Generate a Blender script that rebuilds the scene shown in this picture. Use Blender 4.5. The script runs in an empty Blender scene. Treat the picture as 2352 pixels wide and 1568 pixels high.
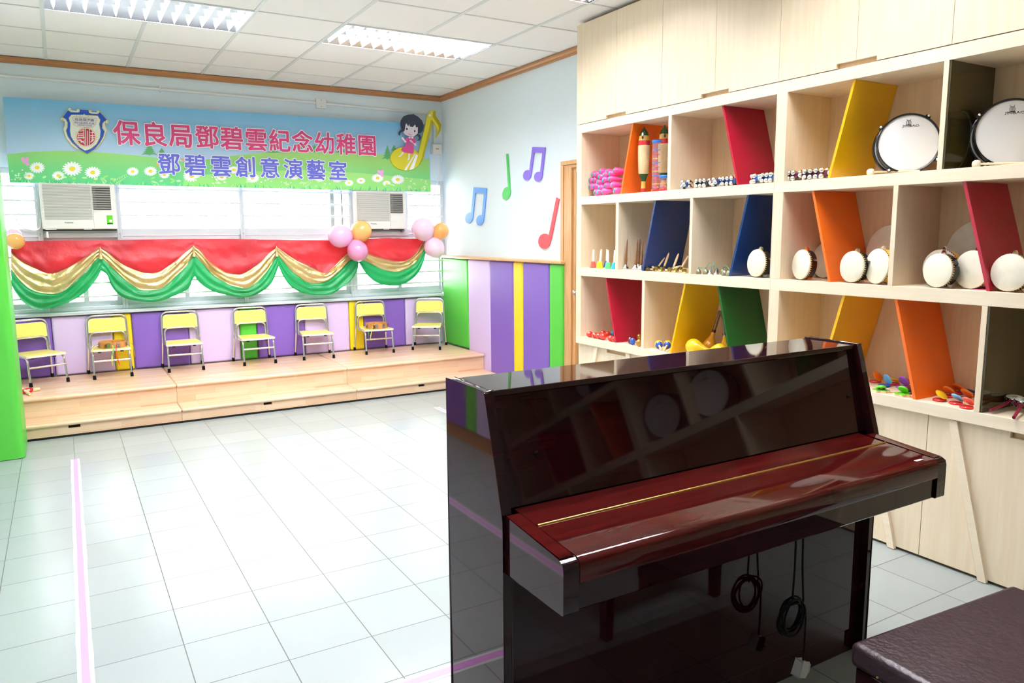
import bpy, math, random
import numpy as np
from mathutils import Vector, Matrix, Euler
from mathutils.geometry import tessellate_polygon
sc = bpy.context.scene
C = sc.collection
PI = math.pi
random.seed(7)

# ---------------------------------------------------------------- camera, world, exposure
CZ, FOC = 1.4687, 1733.67
YAW, PIT, ROL = -0.5346, -0.1421, 0.0073
RC = (Matrix.Rotation(YAW, 3, 'Z') @ Matrix.Rotation(PIT, 3, 'X') @ Matrix.Rotation(ROL, 3, 'Y'))
cam = bpy.data.objects.new('camera', bpy.data.cameras.new('camera'))
C.objects.link(cam)
right, fwd, up = RC.col[0], RC.col[1], RC.col[2]
cm = Matrix((right, up, -fwd)).transposed().to_4x4()
cm.translation = (0, 0, CZ)
cam.matrix_world = cm
cam.data.sensor_width = 36.0
cam.data.lens = FOC / 2352 * 36
cam.data.clip_start = 0.05
sc.camera = cam

w = bpy.data.worlds.new('World'); sc.world = w; w.use_nodes = True
bg = w.node_tree.nodes['Background']
bg.inputs[0].default_value = (0.93, 0.97, 1.0, 1)
bg.inputs[1].default_value = 5.2
sc.view_settings.view_transform = 'Standard'
sc.view_settings.look = 'None'
sc.view_settings.gamma = 1
sc.view_settings.exposure = 1.38
TUBE_STRENGTH = 100.0
try:
    sc.cycles.use_denoising = True
    sc.cycles.max_bounces = 10
    sc.cycles.diffuse_bounces = 5
    sc.cycles.glossy_bounces = 5
    sc.cycles.transmission_bounces = 6
    sc.cycles.transparent_max_bounces = 12
    sc.cycles.sample_clamp_indirect = 8.0
    sc.cycles.caustics_reflective = False
    sc.cycles.caustics_refractive = False
    sc.cycles.use_adaptive_sampling = True
    sc.cycles.adaptive_threshold = 0.02
except Exception:
    pass

def at(u, v, ax, val):
    """where the sight line through photo point (u, v) meets a plane of the room"""
    d = RC @ Vector(((u - 1176) / FOC, 1, -(v - 784) / FOC))
    o = Vector((0, 0, CZ)); i = 'xyz'.index(ax)
    return o + d * ((val - o[i]) / d[i])
def rest(px, z, lo=3.25, hi=3.5):
    """where a thing seen at px stands on a shelf of height z, kept on the shelf's depth"""
    p = at(*px, 'z', z)
    d = RC @ Vector(((px[0] - 1176) / FOC, 1, -(px[1] - 784) / FOC))
    if not lo <= p.x <= hi or (p.x < 0):
        x = lo if (p.x < lo or d.z * (z - CZ) < 0) else hi
        p = at(*px, 'x', x); p.z = z
    return p
def crop(ox, oy, s): return lambda x, y: (ox + x * s, oy + y * s)
def pxm(p):            # photo pixels per metre at a place
    return FOC / ((Vector(p) - Vector((0, 0, CZ))) @ fwd)

# ---------------------------------------------------------------- materials
def lin(h):
    if isinstance(h, str):
        h = h.lstrip('#'); h = [int(h[i:i+2], 16) / 255 for i in (0, 2, 4)]
        return tuple(c / 12.92 if c <= .04045 else ((c + .055) / 1.055) ** 2.4 for c in h)
    return tuple(h)
def setin(b, **k):
    for n, v in k.items():
        n = n.replace('_', ' ')
        if n in b.inputs: b.inputs[n].default_value = v
class NT:
    def __init__(s, m): s.t = m.node_tree; s.l = s.t.links
    def n(s, ty, **k):
        nd = s.t.nodes.new('ShaderNode' + ty)
        for a, v in k.items(): setattr(nd, a, v)
        return nd
    def k(s, a, b): s.l.new(a, b)
    def math(s, op, a, b=None, clamp=False):
        nd = s.n('Math', operation=op, use_clamp=clamp)
        for i, v in enumerate((a, b)):
            if v is None: continue
            if isinstance(v, (int, float)): nd.inputs[i].default_value = v
            else: s.k(v, nd.inputs[i])
        return nd.outputs[0]
    def mix(s, f, a, b, mode='MIX'):
        nd = s.n('Mix', data_type='RGBA', blend_type=mode)
        for i, v in ((0, f), (6, a), (7, b)):
            if isinstance(v, (int, float)): nd.inputs[i].default_value = v
            elif isinstance(v, tuple): nd.inputs[i].default_value = (*v, 1) if len(v) == 3 else v
            else: s.k(v, nd.inputs[i])
        return nd.outputs[2]
M = {}
def mat(name, col, rough=.5, metal=0, coat=0, bump=0, bscale=60, vary=0, trans=0, spec=.5, emit=0, detail=3, tint=None):
    m = bpy.data.materials.new(name); m.use_nodes = True; M[name] = m
    t = NT(m); b = t.t.nodes['Principled BSDF']
    c = lin(col)
    setin(b, Base_Color=(*c, 1), Roughness=rough, Metallic=metal, Coat_Weight=coat, Coat_Roughness=.04, Specular_IOR_Level=spec)
    tc = t.n('TexCoord')
    if bump or vary:
        no = t.n('TexNoise'); no.inputs['Scale'].default_value = bscale; no.inputs['Detail'].default_value = detail
        t.k(tc.outputs['Object'], no.inputs['Vector'])
        if vary:
            k = t.mix(no.outputs[0], tuple(x * (1 - vary) for x in c), tuple(min(1, x * (1 + vary)) for x in c))
            t.k(k, b.inputs['Base Color'])
        if bump:
            bp = t.n('Bump'); bp.inputs['Strength'].default_value = bump; bp.inputs['Distance'].default_value = .01
            t.k(no.outputs[0], bp.inputs['Height']); t.k(bp.outputs[0], b.inputs['Normal'])
    if trans:
        tr = t.n('BsdfTranslucent'); tr.inputs[0].default_value = (*(lin(tint) if tint else c), 1)
        mx = t.n('MixShader'); mx.inputs[0].default_value = trans
        out = t.t.nodes['Material Output']
        t.k(b.outputs[0], mx.inputs[1]); t.k(tr.outputs[0], mx.inputs[2]); t.k(mx.outputs[0], out.inputs[0])
    if emit:
        setin(b, Emission_Color=(*c, 1), Emission_Strength=emit)
    return m
def wood(name, c1, c2, rough=.45, axis='z', scale=1.0, coat=0, bump=.05):
    m = bpy.data.materials.new(name); m.use_nodes = True; M[name] = m
    t = NT(m); b = t.t.nodes['Principled BSDF']; setin(b, Roughness=rough, Coat_Weight=coat)
    tc = t.n('TexCoord'); mp = t.n('Mapping')
    s = [26 * scale] * 3; s['xyz'.index(axis)] = 1.6 * scale; mp.inputs['Scale'].default_value = s
    t.k(tc.outputs['Object'], mp.inputs['Vector'])
    no = t.n('TexNoise'); no.inputs['Scale'].default_value = 2.2; no.inputs['Detail'].default_value = 6; no.inputs['Distortion'].default_value = .4
    t.k(mp.outputs[0], no.inputs['Vector'])
    r = t.n('ValToRGB'); r.color_ramp.elements[0].position = .35; r.color_ramp.elements[1].position = .7
    r.color_ramp.elements[0].color = (*lin(c1), 1); r.color_ramp.elements[1].color = (*lin(c2), 1)
    t.k(no.outputs[0], r.inputs[0]); t.k(r.outputs[0], b.inputs['Base Color'])
    if bump:
        bp = t.n('Bump'); bp.inputs['Strength'].default_value = bump; bp.inputs['Distance'].default_value = .004
        t.k(no.outputs[0], bp.inputs['Height']); t.k(bp.outputs[0], b.inputs['Normal'])
    return m
def floor_mat():
    m = bpy.data.materials.new('floor_tiles'); m.use_nodes = True; M['floor'] = m
    t = NT(m); b = t.t.nodes['Principled BSDF']
    tc = t.n('TexCoord'); sp = t.n('SeparateXYZ'); t.k(tc.outputs['Object'], sp.inputs[0])
    S = .302
    u = t.math('DIVIDE', t.math('SUBTRACT', sp.outputs[0], .2718 - 100 * S), S)
    v = t.math('DIVIDE', t.math('SUBTRACT', sp.outputs[1], 4.9268 - 100 * S), S)
    def edge(x):
        f = t.math('FRACT', x); return t.math('MINIMUM', f, t.math('SUBTRACT', 1.0, f))
    e = t.math('MINIMUM', edge(u), edge(v))
    g = t.math('LESS_THAN', e, .0062)
    cb = t.n('CombineXYZ'); t.k(t.math('FLOOR', u), cb.inputs[0]); t.k(t.math('FLOOR', v), cb.inputs[1])
    wn = t.n('TexWhiteNoise'); t.k(cb.outputs[0], wn.inputs['Vector'])
    no = t.n('TexNoise'); no.inputs['Scale'].default_value = 9; no.inputs['Detail'].default_value = 5; t.k(tc.outputs['Object'], no.inputs['Vector'])
    k = t.math('ADD', t.math('MULTIPLY', wn.outputs[0], .6), t.math('MULTIPLY', no.outputs[0], .4))
    col = t.mix(k, lin('#98a09f'), lin('#a1a9a8'))
    col = t.mix(g, col, lin('#565a57'))
    t.k(col, b.inputs['Base Color'])
    ro = t.math('ADD', t.math('MULTIPLY', wn.outputs[0], .04), .22)
    t.k(t.math('ADD', ro, t.math('MULTIPLY', g, .4)), b.inputs['Roughness'])
    # each tile lies at its own very slight tilt
    bp = t.n('Bump'); bp.inputs['Strength'].default_value = .35; bp.inputs['Distance'].default_value = .003
    h = t.math('SUBTRACT', t.math('MULTIPLY', no.outputs[0], .15), t.math('MULTIPLY', g, .5))
    t.k(h, bp.inputs['Height']); t.k(bp.outputs[0], b.inputs['Normal'])
    return m
def ceiling_mat():
    m = bpy.data.materials.new('ceiling_tiles'); m.use_nodes = True; M['ceiling'] = m
    t = NT(m); b = t.t.nodes['Principled BSDF']; setin(b, Roughness=.9)
    tc = t.n('TexCoord'); no = t.n('TexNoise'); no.inputs['Scale'].default_value = 220; no.inputs['Detail'].default_value = 2
    t.k(tc.outputs['Object'], no.inputs['Vector'])
    t.k(t.mix(no.outputs[0], lin('#efeeec'), lin('#f6f5f3')), b.inputs['Base Color'])
    return m
def stage_mat():
    m = bpy.data.materials.new('butcher_block'); m.use_nodes = True; M['stage'] = m
    t = NT(m); b = t.t.nodes['Principled BSDF']; setin(b, Roughness=.33)
    tc = t.n('TexCoord'); sp = t.n('SeparateXYZ'); t.k(tc.outputs['Object'], sp.inputs[0])
    cb = t.n('CombineXYZ'); t.k(sp.outputs[0], cb.inputs[0]); t.k(t.math('ADD', sp.outputs[1], sp.outputs[2]), cb.inputs[1])
    br = t.n('TexBrick'); br.offset = .37; br.offset_frequency = 2; br.squash = 1
    br.inputs['Color1'].default_value = (*lin('#dcb28e'), 1); br.inputs['Color2'].default_value = (*lin('#ecd2b2'), 1)
    br.inputs['Mortar'].default_value = (*lin('#d0a682'), 1)
    br.inputs['Scale'].default_value = 1; br.inputs['Mortar Size'].default_value = 0.0006
    br.inputs['Brick Width'].default_value = .42; br.inputs['Row Height'].default_value = .043; br.inputs['Bias'].default_value = 0
    t.k(cb.outputs[0], br.inputs['Vector'])
    mp = t.n('Mapping'); mp.inputs['Scale'].default_value = (3, 70, 70); t.k(tc.outputs['Object'], mp.inputs[0])
    no = t.n('TexNoise'); no.inputs['Scale'].default_value = 1.5; no.inputs['Detail'].default_value = 5; t.k(mp.outputs[0], no.inputs[0])
    t.k(t.mix(t.math('MULTIPLY', no.outputs[0], .35), br.outputs[0], lin('#c99a72')), b.inputs['Base Color'])
    return m
def piano_mat(name, c1, c2, rough=.035):
    m = bpy.data.materials.new(name); m.use_nodes = True; M[name] = m
    t = NT(m); b = t.t.nodes['Principled BSDF']; setin(b, Roughness=rough, Specular_IOR_Level=.38)
    tc = t.n('TexCoord'); mp = t.n('Mapping'); mp.inputs['Scale'].default_value = (2.0, 14, 14); t.k(tc.outputs['Object'], mp.inputs[0])
    no = t.n('TexNoise'); no.inputs['Scale'].default_value = 1.3; no.inputs['Detail'].default_value = 8; no.inputs['Distortion'].default_value = 1.2
    t.k(mp.outputs[0], no.inputs[0])
    r = t.n('ValToRGB'); r.color_ramp.elements[0].position = .3; r.color_ramp.elements[1].position = .75
    r.color_ramp.elements[0].color = (*lin(c1), 1); r.color_ramp.elements[1].color = (*lin(c2), 1)
    t.k(no.outputs[0], r.inputs[0]); t.k(r.outputs[0], b.inputs['Base Color'])
    return m
def grad_mat(name, stops, z0, z1, rough=.35):
    """printed gradient that runs up a sign"""
    m = bpy.data.materials.new(name); m.use_nodes = True; M[name] = m
    t = NT(m); b = t.t.nodes['Principled BSDF']; setin(b, Roughness=rough, Specular_IOR_Level=.38)
    ge = t.n('TexCoord'); sp = t.n('SeparateXYZ'); t.k(ge.outputs['Object'], sp.inputs[0])
    f = t.math('DIVIDE', t.math('SUBTRACT', sp.outputs[2], z0), z1 - z0, True)
    r = t.n('ValToRGB'); e = r.color_ramp.elements
    e[0].position, e[0].color = stops[0][0], (*lin(stops[0][1]), 1)
    e[1].position, e[1].color = stops[-1][0], (*lin(stops[-1][1]), 1)
    for p, c in stops[1:-1]:
        x = e.new(p); x.color = (*lin(c), 1)
    t.k(f, r.inputs[0]); t.k(r.outputs[0], b.inputs['Base Color'])
    return m
def glass_mat():
    m = bpy.data.materials.new('window_glass'); m.use_nodes = True; M['glass'] = m
    t = NT(m); t.t.nodes.remove(t.t.nodes['Principled BSDF'])
    tr = t.n('BsdfTransparent'); tr.inputs[0].default_value = (.97, .99, .98, 1)
    gl = t.n('BsdfGlossy'); gl.inputs['Roughness'].default_value = .02
    fr = t.n('Fresnel'); fr.inputs[0].default_value = 1.3
    mx = t.n('MixShader'); t.k(fr.outputs[0], mx.inputs[0]); t.k(tr.outputs[0], mx.inputs[1]); t.k(gl.outputs[0], mx.inputs[2])
    t.k(mx.outputs[0], t.t.nodes['Material Output'].inputs[0])
    return m
def clear_plastic(name, col, alpha):
    m = bpy.data.materials.new(name); m.use_nodes = True; M[name] = m
    b = m.node_tree.nodes['Principled BSDF']; setin(b, Base_Color=(*lin(col), 1), Alpha=alpha, Roughness=.08)
    return m
floor_mat(); ceiling_mat(); stage_mat(); glass_mat()
mat('wall_blue', '#e6f3f9', .85, bump=.04, bscale=180)
mat('tbar', '#dadedd', .5)
mat('trim_wood', '#b9814f', .4)
wood('ledge_wood', '#d9a876', '#e6bd90', .35, 'y')
wood('door_wood', '#cf9a63', '#dfb07c', .4, 'z')
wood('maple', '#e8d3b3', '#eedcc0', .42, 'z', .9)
wood('maple_dark_shaded', '#dcbd92', '#e3c8a1', .42, 'z', .9)  # darker maple; on the cubby backs it paints in their shade
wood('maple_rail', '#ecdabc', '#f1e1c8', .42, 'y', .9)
mat('kick', '#4b3a26', .7)
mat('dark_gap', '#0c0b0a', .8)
mat('alu', '#cdd4d9', .35, .15)
mat('white_metal', '#dfe4e7', .35)
mat('white_plastic', '#efefec', .4)
mat('ac_body', '#e4e2dc', .42)
mat('ac_slat_and_shade', '#8f8d88', .6)
mat('black_gap', '#171717', .6)
mat('black_plastic', '#141414', .4)
mat('rubber', '#0a0a0a', .75, spec=.2)
mat('chrome', '#e6e6e6', .12, 1)
mat('steel', '#b9b4a8', .3, 1)
mat('silver', '#efeeea', .16, 1)
mat('brass', '#c9a95c', .28, 1)
mat('brass_dark', '#8a7b45', .4, 1)
mat('bronze', '#8f8b70', .35, .6)
mat('reflector', '#d9dbe0', .18, 1)
mat('louvre', '#f6f8fb', .3, .1)
mat('tube_glow', '#fbfbff', .5, emit=TUBE_STRENGTH)
mat('pad_green', '#55c83f', .42, bump=.05, bscale=300)
mat('pad_lilac', '#d8c2ee', .45, bump=.05, bscale=300)
mat('pad_purple', '#8460be', .42, bump=.05, bscale=300)
mat('pad_yellow', '#fbdc1c', .42, bump=.05, bscale=300)
mat('note_blue', '#5b9df0', .5); mat('note_green', '#54cc66', .5); mat('note_purple', '#8d72e0', .5); mat('note_red', '#ef4e57', .5)
mat('note_edge', '#e7e9ec', .6)
mat('tape_pink', '#e796e4', .45)
mat('tape_clear', '#dcdfe0', .15)
mat('seat_yellow', '#f6e877', .35)
mat('seat_edge', '#f7f4dc', .4)
mat('fab_red', '#aa1525', .45, bump=.8, bscale=11, trans=.10, tint='#ff3a3a', detail=5)
mat('fab_gold', '#d2bb83', .32, .75, bump=.6, bscale=26, detail=5)
mat('fab_green', '#0a8446', .38, bump=.6, bscale=14, trans=.07, tint='#22c870', detail=5)
mat('ball_orange', '#fbc070', .22, coat=.5, trans=.15)
mat('ball_pink', '#f6c2ea', .22, coat=.5, trans=.15)
mat('ball_pearl', '#fbdff3', .22, coat=.5, trans=.15)
mat('ball_rose', '#eda2cd', .2, coat=.6, trans=.15)
mat('acr_orange', '#f8701a', .28, coat=.3); mat('acr_crimson', '#b01130', .25, coat=.3); mat('acr_yellow', '#f2bb0c', .25, coat=.3)
mat('acr_blue', '#08306e', .25, coat=.3); mat('acr_green', '#04551a', .22, coat=.3); mat('acr_olive', '#3d3510', .16, coat=.6)
mat('club_pink', '#f2509c', .25); mat('club_blue', '#2aa7d8', .25); mat('club_green', '#1f8f5a', .25)
mat('gu_green', '#1d4a1c', .2, coat=.4); mat('gu_red', '#c2262b', .25, coat=.3); mat('gu_wood', '#e6cda0', .4); mat('gu_gold', '#d6a951', .25, coat=.3)
clear_plastic('tube_clear', '#f0d4e2', .16)
mat('toy_blue', '#2f7de0', .25); mat('toy_red', '#e23b2e', .3); mat('toy_yellow', '#f2c81e', .3); mat('toy_pink', '#e2558f', .3)
mat('bar_blue', '#2a6fc4', .25, .3); mat('bar_black', '#161616', .3); mat('bar_maroon', '#5a1030', .4)
mat('skin', '#e6e0ca', .5, vary=.08, bscale=30); mat('skin_old', '#e3dbc6', .55, vary=.15, bscale=22); mat('skin_white', '#eceded', .45)
mat('ring_yellow', '#e6b04e', .35); mat('ring_black', '#171515', .25); mat('stud_gold', '#c9a860', .3, .6)
mat('hb_red', '#f2564c', .2, coat=.4); mat('hb_yellow', '#f2e227', .2, coat=.4); mat('hb_blue', '#1b3fa8', .2, coat=.4); mat('hb_green', '#58d67a', .2, coat=.4); mat('hb_sky', '#39b6f2', .2, coat=.4)
mat('handle_white', '#f4f3ee', .35)
wood('stick_brown', '#7a5030', '#93673f', .4, 'z', 2); wood('stick_pale', '#e9c79a', '#f3d9b2', .45, 'z', 2)
mat('cord_green', '#3f9f84', .6)
mat('egg_red', '#e43a2c', .15, coat=.6); mat('egg_blue', '#1c58c8', .15, coat=.6); mat('egg_sky', '#3d97d2', .15, coat=.6); mat('egg_maroon', '#5f1524', .15, coat=.6); mat('egg_gold', '#c9953f', .22, .5, coat=.3)
mat('pear_yellow', '#f7cb23', .25, coat=.3); mat('pear_orange', '#e99f24', .25, coat=.3)
mat('cas_red', '#d2262a', .25, coat=.3); mat('cas_orange', '#e87a22', .3); mat('cas_yellow', '#f4bf1d', .3); mat('cas_sky', '#62b1e4', .3); mat('cas_blue', '#2857b8', .3)
mat('cas_purple', '#9a5bc8', .3); mat('cas_green', '#67cf2c', .25, coat=.3); mat('cas_coral', '#ee6a55', .3); mat('cas_navy', '#1b1f5a', .3); mat('cas_black', '#1c1a1a', .3)
mat('drum_maroon', '#8a1836', .3)
piano_mat('piano_dark', '#1e070a', '#300d12')
piano_mat('piano_red', '#360a0b', '#561310', .05)
mat('leather', '#2f1d24', .38, bump=.25, bscale=55, vary=.1)
mat('plug_white', '#cfcfc9', .4)
mat('tamb_tan', '#c98a4c', .4, vary=.12, bscale=14)
mat('rib_yellow', '#efe14a', .5); mat('rib_green', '#1f9a48', .5); mat('rib_red', '#d8283c', .5)
mat('string_red', '#d3202c', .7)
mat('wall_back_room', '#eaf1f4', .85)

# ---------------------------------------------------------------- mesh building
class MB:
    def __init__(s): s.v = []; s.f = []; s.m = []
    def add(s, vs, fs, mi=0, mtx=None):
        o = len(s.v)
        for p in vs: s.v.append(tuple(mtx @ Vector(p)) if mtx is not None else tuple(p))
        for f in fs: s.f.append([i + o for i in f]); s.m.append(mi)
        return s
    def box(s, x0, x1, y0, y1, z0, z1, mi=0, mtx=None):
        x0, x1 = sorted((x0, x1)); y0, y1 = sorted((y0, y1)); z0, z1 = sorted((z0, z1))
        vs = [(x, y, z) for x in (x0, x1) for y in (y0, y1) for z in (z0, z1)]
        return s.add(vs, [(0, 1, 3, 2), (4, 6, 7, 5), (0, 4, 5, 1), (2, 3, 7, 6), (0, 2, 6, 4), (1, 5, 7, 3)], mi, mtx)
    def prism(s, poly, axis, a, b, mi=0, mtx=None):
        """2-D polygon pushed along an axis from a to b; poly gives the two other coordinates in xyz order"""
        def mk(p, t):
            q = list(p); q.insert('xyz'.index(axis), t); return q
        n = len(poly)
        vs = [mk(p, a) for p in poly] + [mk(p, b) for p in poly]
        tr = tessellate_polygon([[Vector((p[0], p[1], 0)) for p in poly]])
        fs = [tuple(t) for t in tr] + [tuple(i + n for i in reversed(t)) for t in tr]
        fs += [(i, (i + 1) % n, (i + 1) % n + n, i + n) for i in range(n)]
        return s.add(vs, fs, mi, mtx)
    def tube(s, pts, r, seg=10, mi=0, cap=True, mtx=None, closed=False):
        pts = [Vector(p) for p in pts]; n = len(pts)
        rs = r if isinstance(r, (list, tuple)) else [r] * n
        tang = []
        for i in range(n):
            if closed: t = pts[(i + 1) % n] - pts[i - 1]
            else: t = pts[min(i + 1, n - 1)] - pts[max(i - 1, 0)]
            tang.append(t.normalized())
        a = Vector((0, 0, 1)) if abs(tang[0].z) < .9 else Vector((1, 0, 0))
        nrm = (a - tang[0] * a.dot(tang[0])).normalized()
        vs, fs = [], []
        for i in range(n):
            if i:
                nrm = (nrm - tang[i] * nrm.dot(tang[i])).normalized()
            bi = tang[i].cross(nrm)
            for j in range(seg):
                an = 2 * PI * j / seg
                vs.append(pts[i] + (nrm * math.cos(an) + bi * math.sin(an)) * rs[i])
        for i in range(n if closed else n - 1):
            k = (i + 1) % n
            for j in range(seg):
                fs.append((i * seg + j, i * seg + (j + 1) % seg, k * seg + (j + 1) % seg, k * seg + j))
        if cap and not closed:
            fs.append(tuple(range(seg))[::-1]); fs.append(tuple((n - 1) * seg + j for j in range(seg)))
        return s.add(vs, fs, mi, mtx)
    def lathe(s, prof, seg=24, mi=0, mtx=None, mids=None):
        """profile [(r, z)] spun about z; mids gives a material per ring"""
        vs = []; n = len(prof)
        for r, z in prof:
            for j in range(seg):
                an = 2 * PI * j / seg; vs.append((r * math.cos(an), r * math.sin(an), z))
        o = len(s.v)
        s.add(vs, [], mi, mtx)
        for i in range(n - 1):
            for j in range(seg):
                s.f.append([o + i * seg + j, o + i * seg + (j + 1) % seg, o + (i + 1) * seg + (j + 1) % seg, o + (i + 1) * seg + j])
                s.m.append(mids[i] if mids else mi)
        for e, i in ((True, 0), (False, n - 1)):
            if prof[i][0] > 1e-6:
                f = [o + i * seg + j for j in range(seg)]
                s.f.append(f[::-1] if e else f); s.m.append((mids[0] if e else mids[-1]) if mids else mi)
        return s
    def ball(s, c, r, seg=16, mi=0, mtx=None):
        r = r if isinstance(r, (list, tuple)) else (r, r, r)
        n = max(6, seg // 2)
        pr = [(math.sin(PI * i / n), -math.cos(PI * i / n)) for i in range(n + 1)]
        m2 = Matrix.Translation(c) @ Matrix.Diagonal((*r, 1))
        return s.lathe([(max(a, 1e-5), z) for a, z in pr], seg, mi, (mtx @ m2) if mtx is not None else m2)
    def grid(s, P, mi=0, closed_u=False):
        nu, nv = len(P), len(P[0]); vs = [p for row in P for p in row]; fs = []
        for i in range(nu if closed_u else nu - 1):
            for j in range(nv - 1):
                k = (i + 1) % nu
                fs.append((i * nv + j, k * nv + j, k * nv + j + 1, i * nv + j + 1))
        return s.add(vs, fs, mi)
    def build(s, name, mats, parent=None, smooth=None, bevel=0, origin=None, bseg=2):
        me = bpy.data.meshes.new(name)
        o = Vector(origin) if origin is not None else Vector((0, 0, 0))
        if origin is None and parent is not None:
            x = parent; tot = Vector((0, 0, 0))
            while True:
                tot = tot + Vector(x.location)
                if x.parent is None: break
                x = x.parent
            if x.get('_w'): o = o + tot
        me.from_pydata([tuple(Vector(v) - o) for v in s.v], [], s.f)
        for m in (mats if isinstance(mats, (list, tuple)) else [mats]):
            me.materials.append(M[m] if isinstance(m, str) else m)
        me.polygons.foreach_set('material_index', s.m)
        if smooth is not None:
            me.polygons.foreach_set('use_smooth', [True] * len(me.polygons))
            try: me.set_sharp_from_angle(angle=math.radians(smooth))
            except Exception: pass
        me.update()
        ob = bpy.data.objects.new(name, me); C.objects.link(ob)
        if parent is not None: ob.parent = parent
        if origin is not None: ob.location = origin
        if bevel:
            b = ob.modifiers.new('edge', 'BEVEL'); b.width = bevel; b.segments = bseg; b.limit_method = 'ANGLE'; b.angle_limit = math.radians(40)
        return ob
def tag(o, label, cat, group=None):
    o['label'] = label; o['category'] = cat
    if group: o['group'] = group
    return o
def thing(name, label, cat, loc=(0, 0, 0), group=None, world=True):
    """Empty at a thing's base; world=True means its parts are modelled in room coordinates"""
    o = bpy.data.objects.new(name, None); C.objects.link(o); o.location = loc
    o.empty_display_size = .1
    if world: o['_w'] = 1
    return tag(o, label, cat, group)
def struct(o, **k):
    o['kind'] = 'structure'
    return o
def lab(o, label):
    o['label'] = label; return o
def dup(root, mtx=None, label=None, group=None, mats=None):
    def cp(o, par):
        c = o.copy(); C.objects.link(c); c.parent = par
        if mats and c.data and any(s.material and s.material.name in mats for s in c.material_slots):
            c.data = c.data.copy()
            for i, mm in enumerate(c.data.materials):
                if mm and mm.name in mats: c.data.materials[i] = M[mats[mm.name]]
        for ch in kids.get(o.name, []): cp(ch, c)
        return c
    kids = {}
    def walk(o):
        kids[o.name] = list(o.children)
        for ch in o.children: walk(ch)
    walk(root)
    r = cp(root, None)
    if mtx is not None: r.matrix_world = mtx
    if label: r['label'] = label
    if group: r['group'] = group
    return r
def place(r, mtx):
    r.matrix_world = mtx; return r
def TR(loc, rz=0, rx=0, ry=0): return Matrix.Translation(loc) @ Euler((rx, ry, rz)).to_matrix().to_4x4()
def aim(loc, z, x=None):
    """frame at loc whose z axis points along z"""
    z = Vector(z).normalized(); a = Vector(x) if x else (Vector((0, 0, 1)) if abs(z.z) < .95 else Vector((1, 0, 0)))
    y = z.cross(a).normalized(); xx = y.cross(z)
    m = Matrix((xx, y, z)).transposed().to_4x4(); m.translation = loc
    return m
def fillet(pts, r, n=5):
    pts = [Vector(p) for p in pts]; out = [pts[0]]
    for i in range(1, len(pts) - 1):
        a, b, c = pts[i - 1], pts[i], pts[i + 1]
        d1, d2 = (a - b), (c - b); q = min(r, d1.length * .49, d2.length * .49)
        p1, p2 = b + d1.normalized() * q, b + d2.normalized() * q
        for k in range(n + 1):
            t = k / n; out.append(p1 * (1 - t) ** 2 + b * 2 * t * (1 - t) + p2 * t * t)
    return out + [pts[-1]]
def rrect(x0, x1, y0, y1, r, n=4):
    out = []
    for cx, cy, a in ((x1 - r, y0 + r, -90), (x1 - r, y1 - r, 0), (x0 + r, y1 - r, 90), (x0 + r, y0 + r, 180)):
        for k in range(n + 1):
            t = math.radians(a + 90 * k / n); out.append((cx + r * math.cos(t), cy + r * math.sin(t)))
    return out
def text_mesh(s, size=1.0, offset=0.0, res=3):
    cu = bpy.data.curves.new('txt', 'FONT'); cu.body = s; cu.size = size; cu.offset = offset; cu.resolution_u = res
    ob = bpy.data.objects.new('txt', cu); C.objects.link(ob)
    dg = bpy.context.evaluated_depsgraph_get(); dg.update()
    me = bpy.data.meshes.new_from_object(ob.evaluated_get(dg))
    V = [tuple(v.co) for v in me.vertices]; F = [tuple(p.vertices) for p in me.polygons]
    bpy.data.objects.remove(ob); bpy.data.curves.remove(cu); bpy.data.meshes.remove(me)
    return V, F
def fit_text(mb, s, frame, w, h, offset=0.0, mi=0, slots=None):
    """letters fitted to a w x h box; frame maps (x, y, 0) to the room. slots: one equal cell per letter"""
    if slots:
        k = h / .92; cw = w / len(s)
        for i, ch in enumerate(s):
            V, F = text_mesh(ch, 1, 0, 2)
            # a round brush thickens the strokes of every character
            for n_, rr in ((1, 0), (8, offset * .5), (14, offset)) if offset else ((1, 0),):
                for q in range(n_):
                    a = 2 * PI * q / n_ + .2
                    VV = [((i + .5) * cw + (v[0] + rr * math.cos(a) - .5) * k * slots, (v[1] + rr * math.sin(a) + .08) * k, (q + (30 if rr == offset else 0)) * 2e-5) for v in V]
                    mb.add(VV, F, mi, frame)
        return
    V, F = text_mesh(s, 1, offset)
    xs = [v[0] for v in V]; ys = [v[1] for v in V]
    x0, x1, y0, y1 = min(xs), max(xs), min(ys), max(ys)
    VV = [((v[0] - x0) / (x1 - x0) * w, (v[1] - y0) / (y1 - y0) * h, 0) for v in V]
    mb.add(VV, F, mi, frame)
# ================================================================ ROOM SHELL
XL, XR, YF, YB, H = -.67, 3.63, -2.6, 7.58, 2.913
struct(MB().box(XL - .2, XR + .3, YF - .2, YB + .2, -.1, 0).build('floor', 'floor'))
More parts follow.
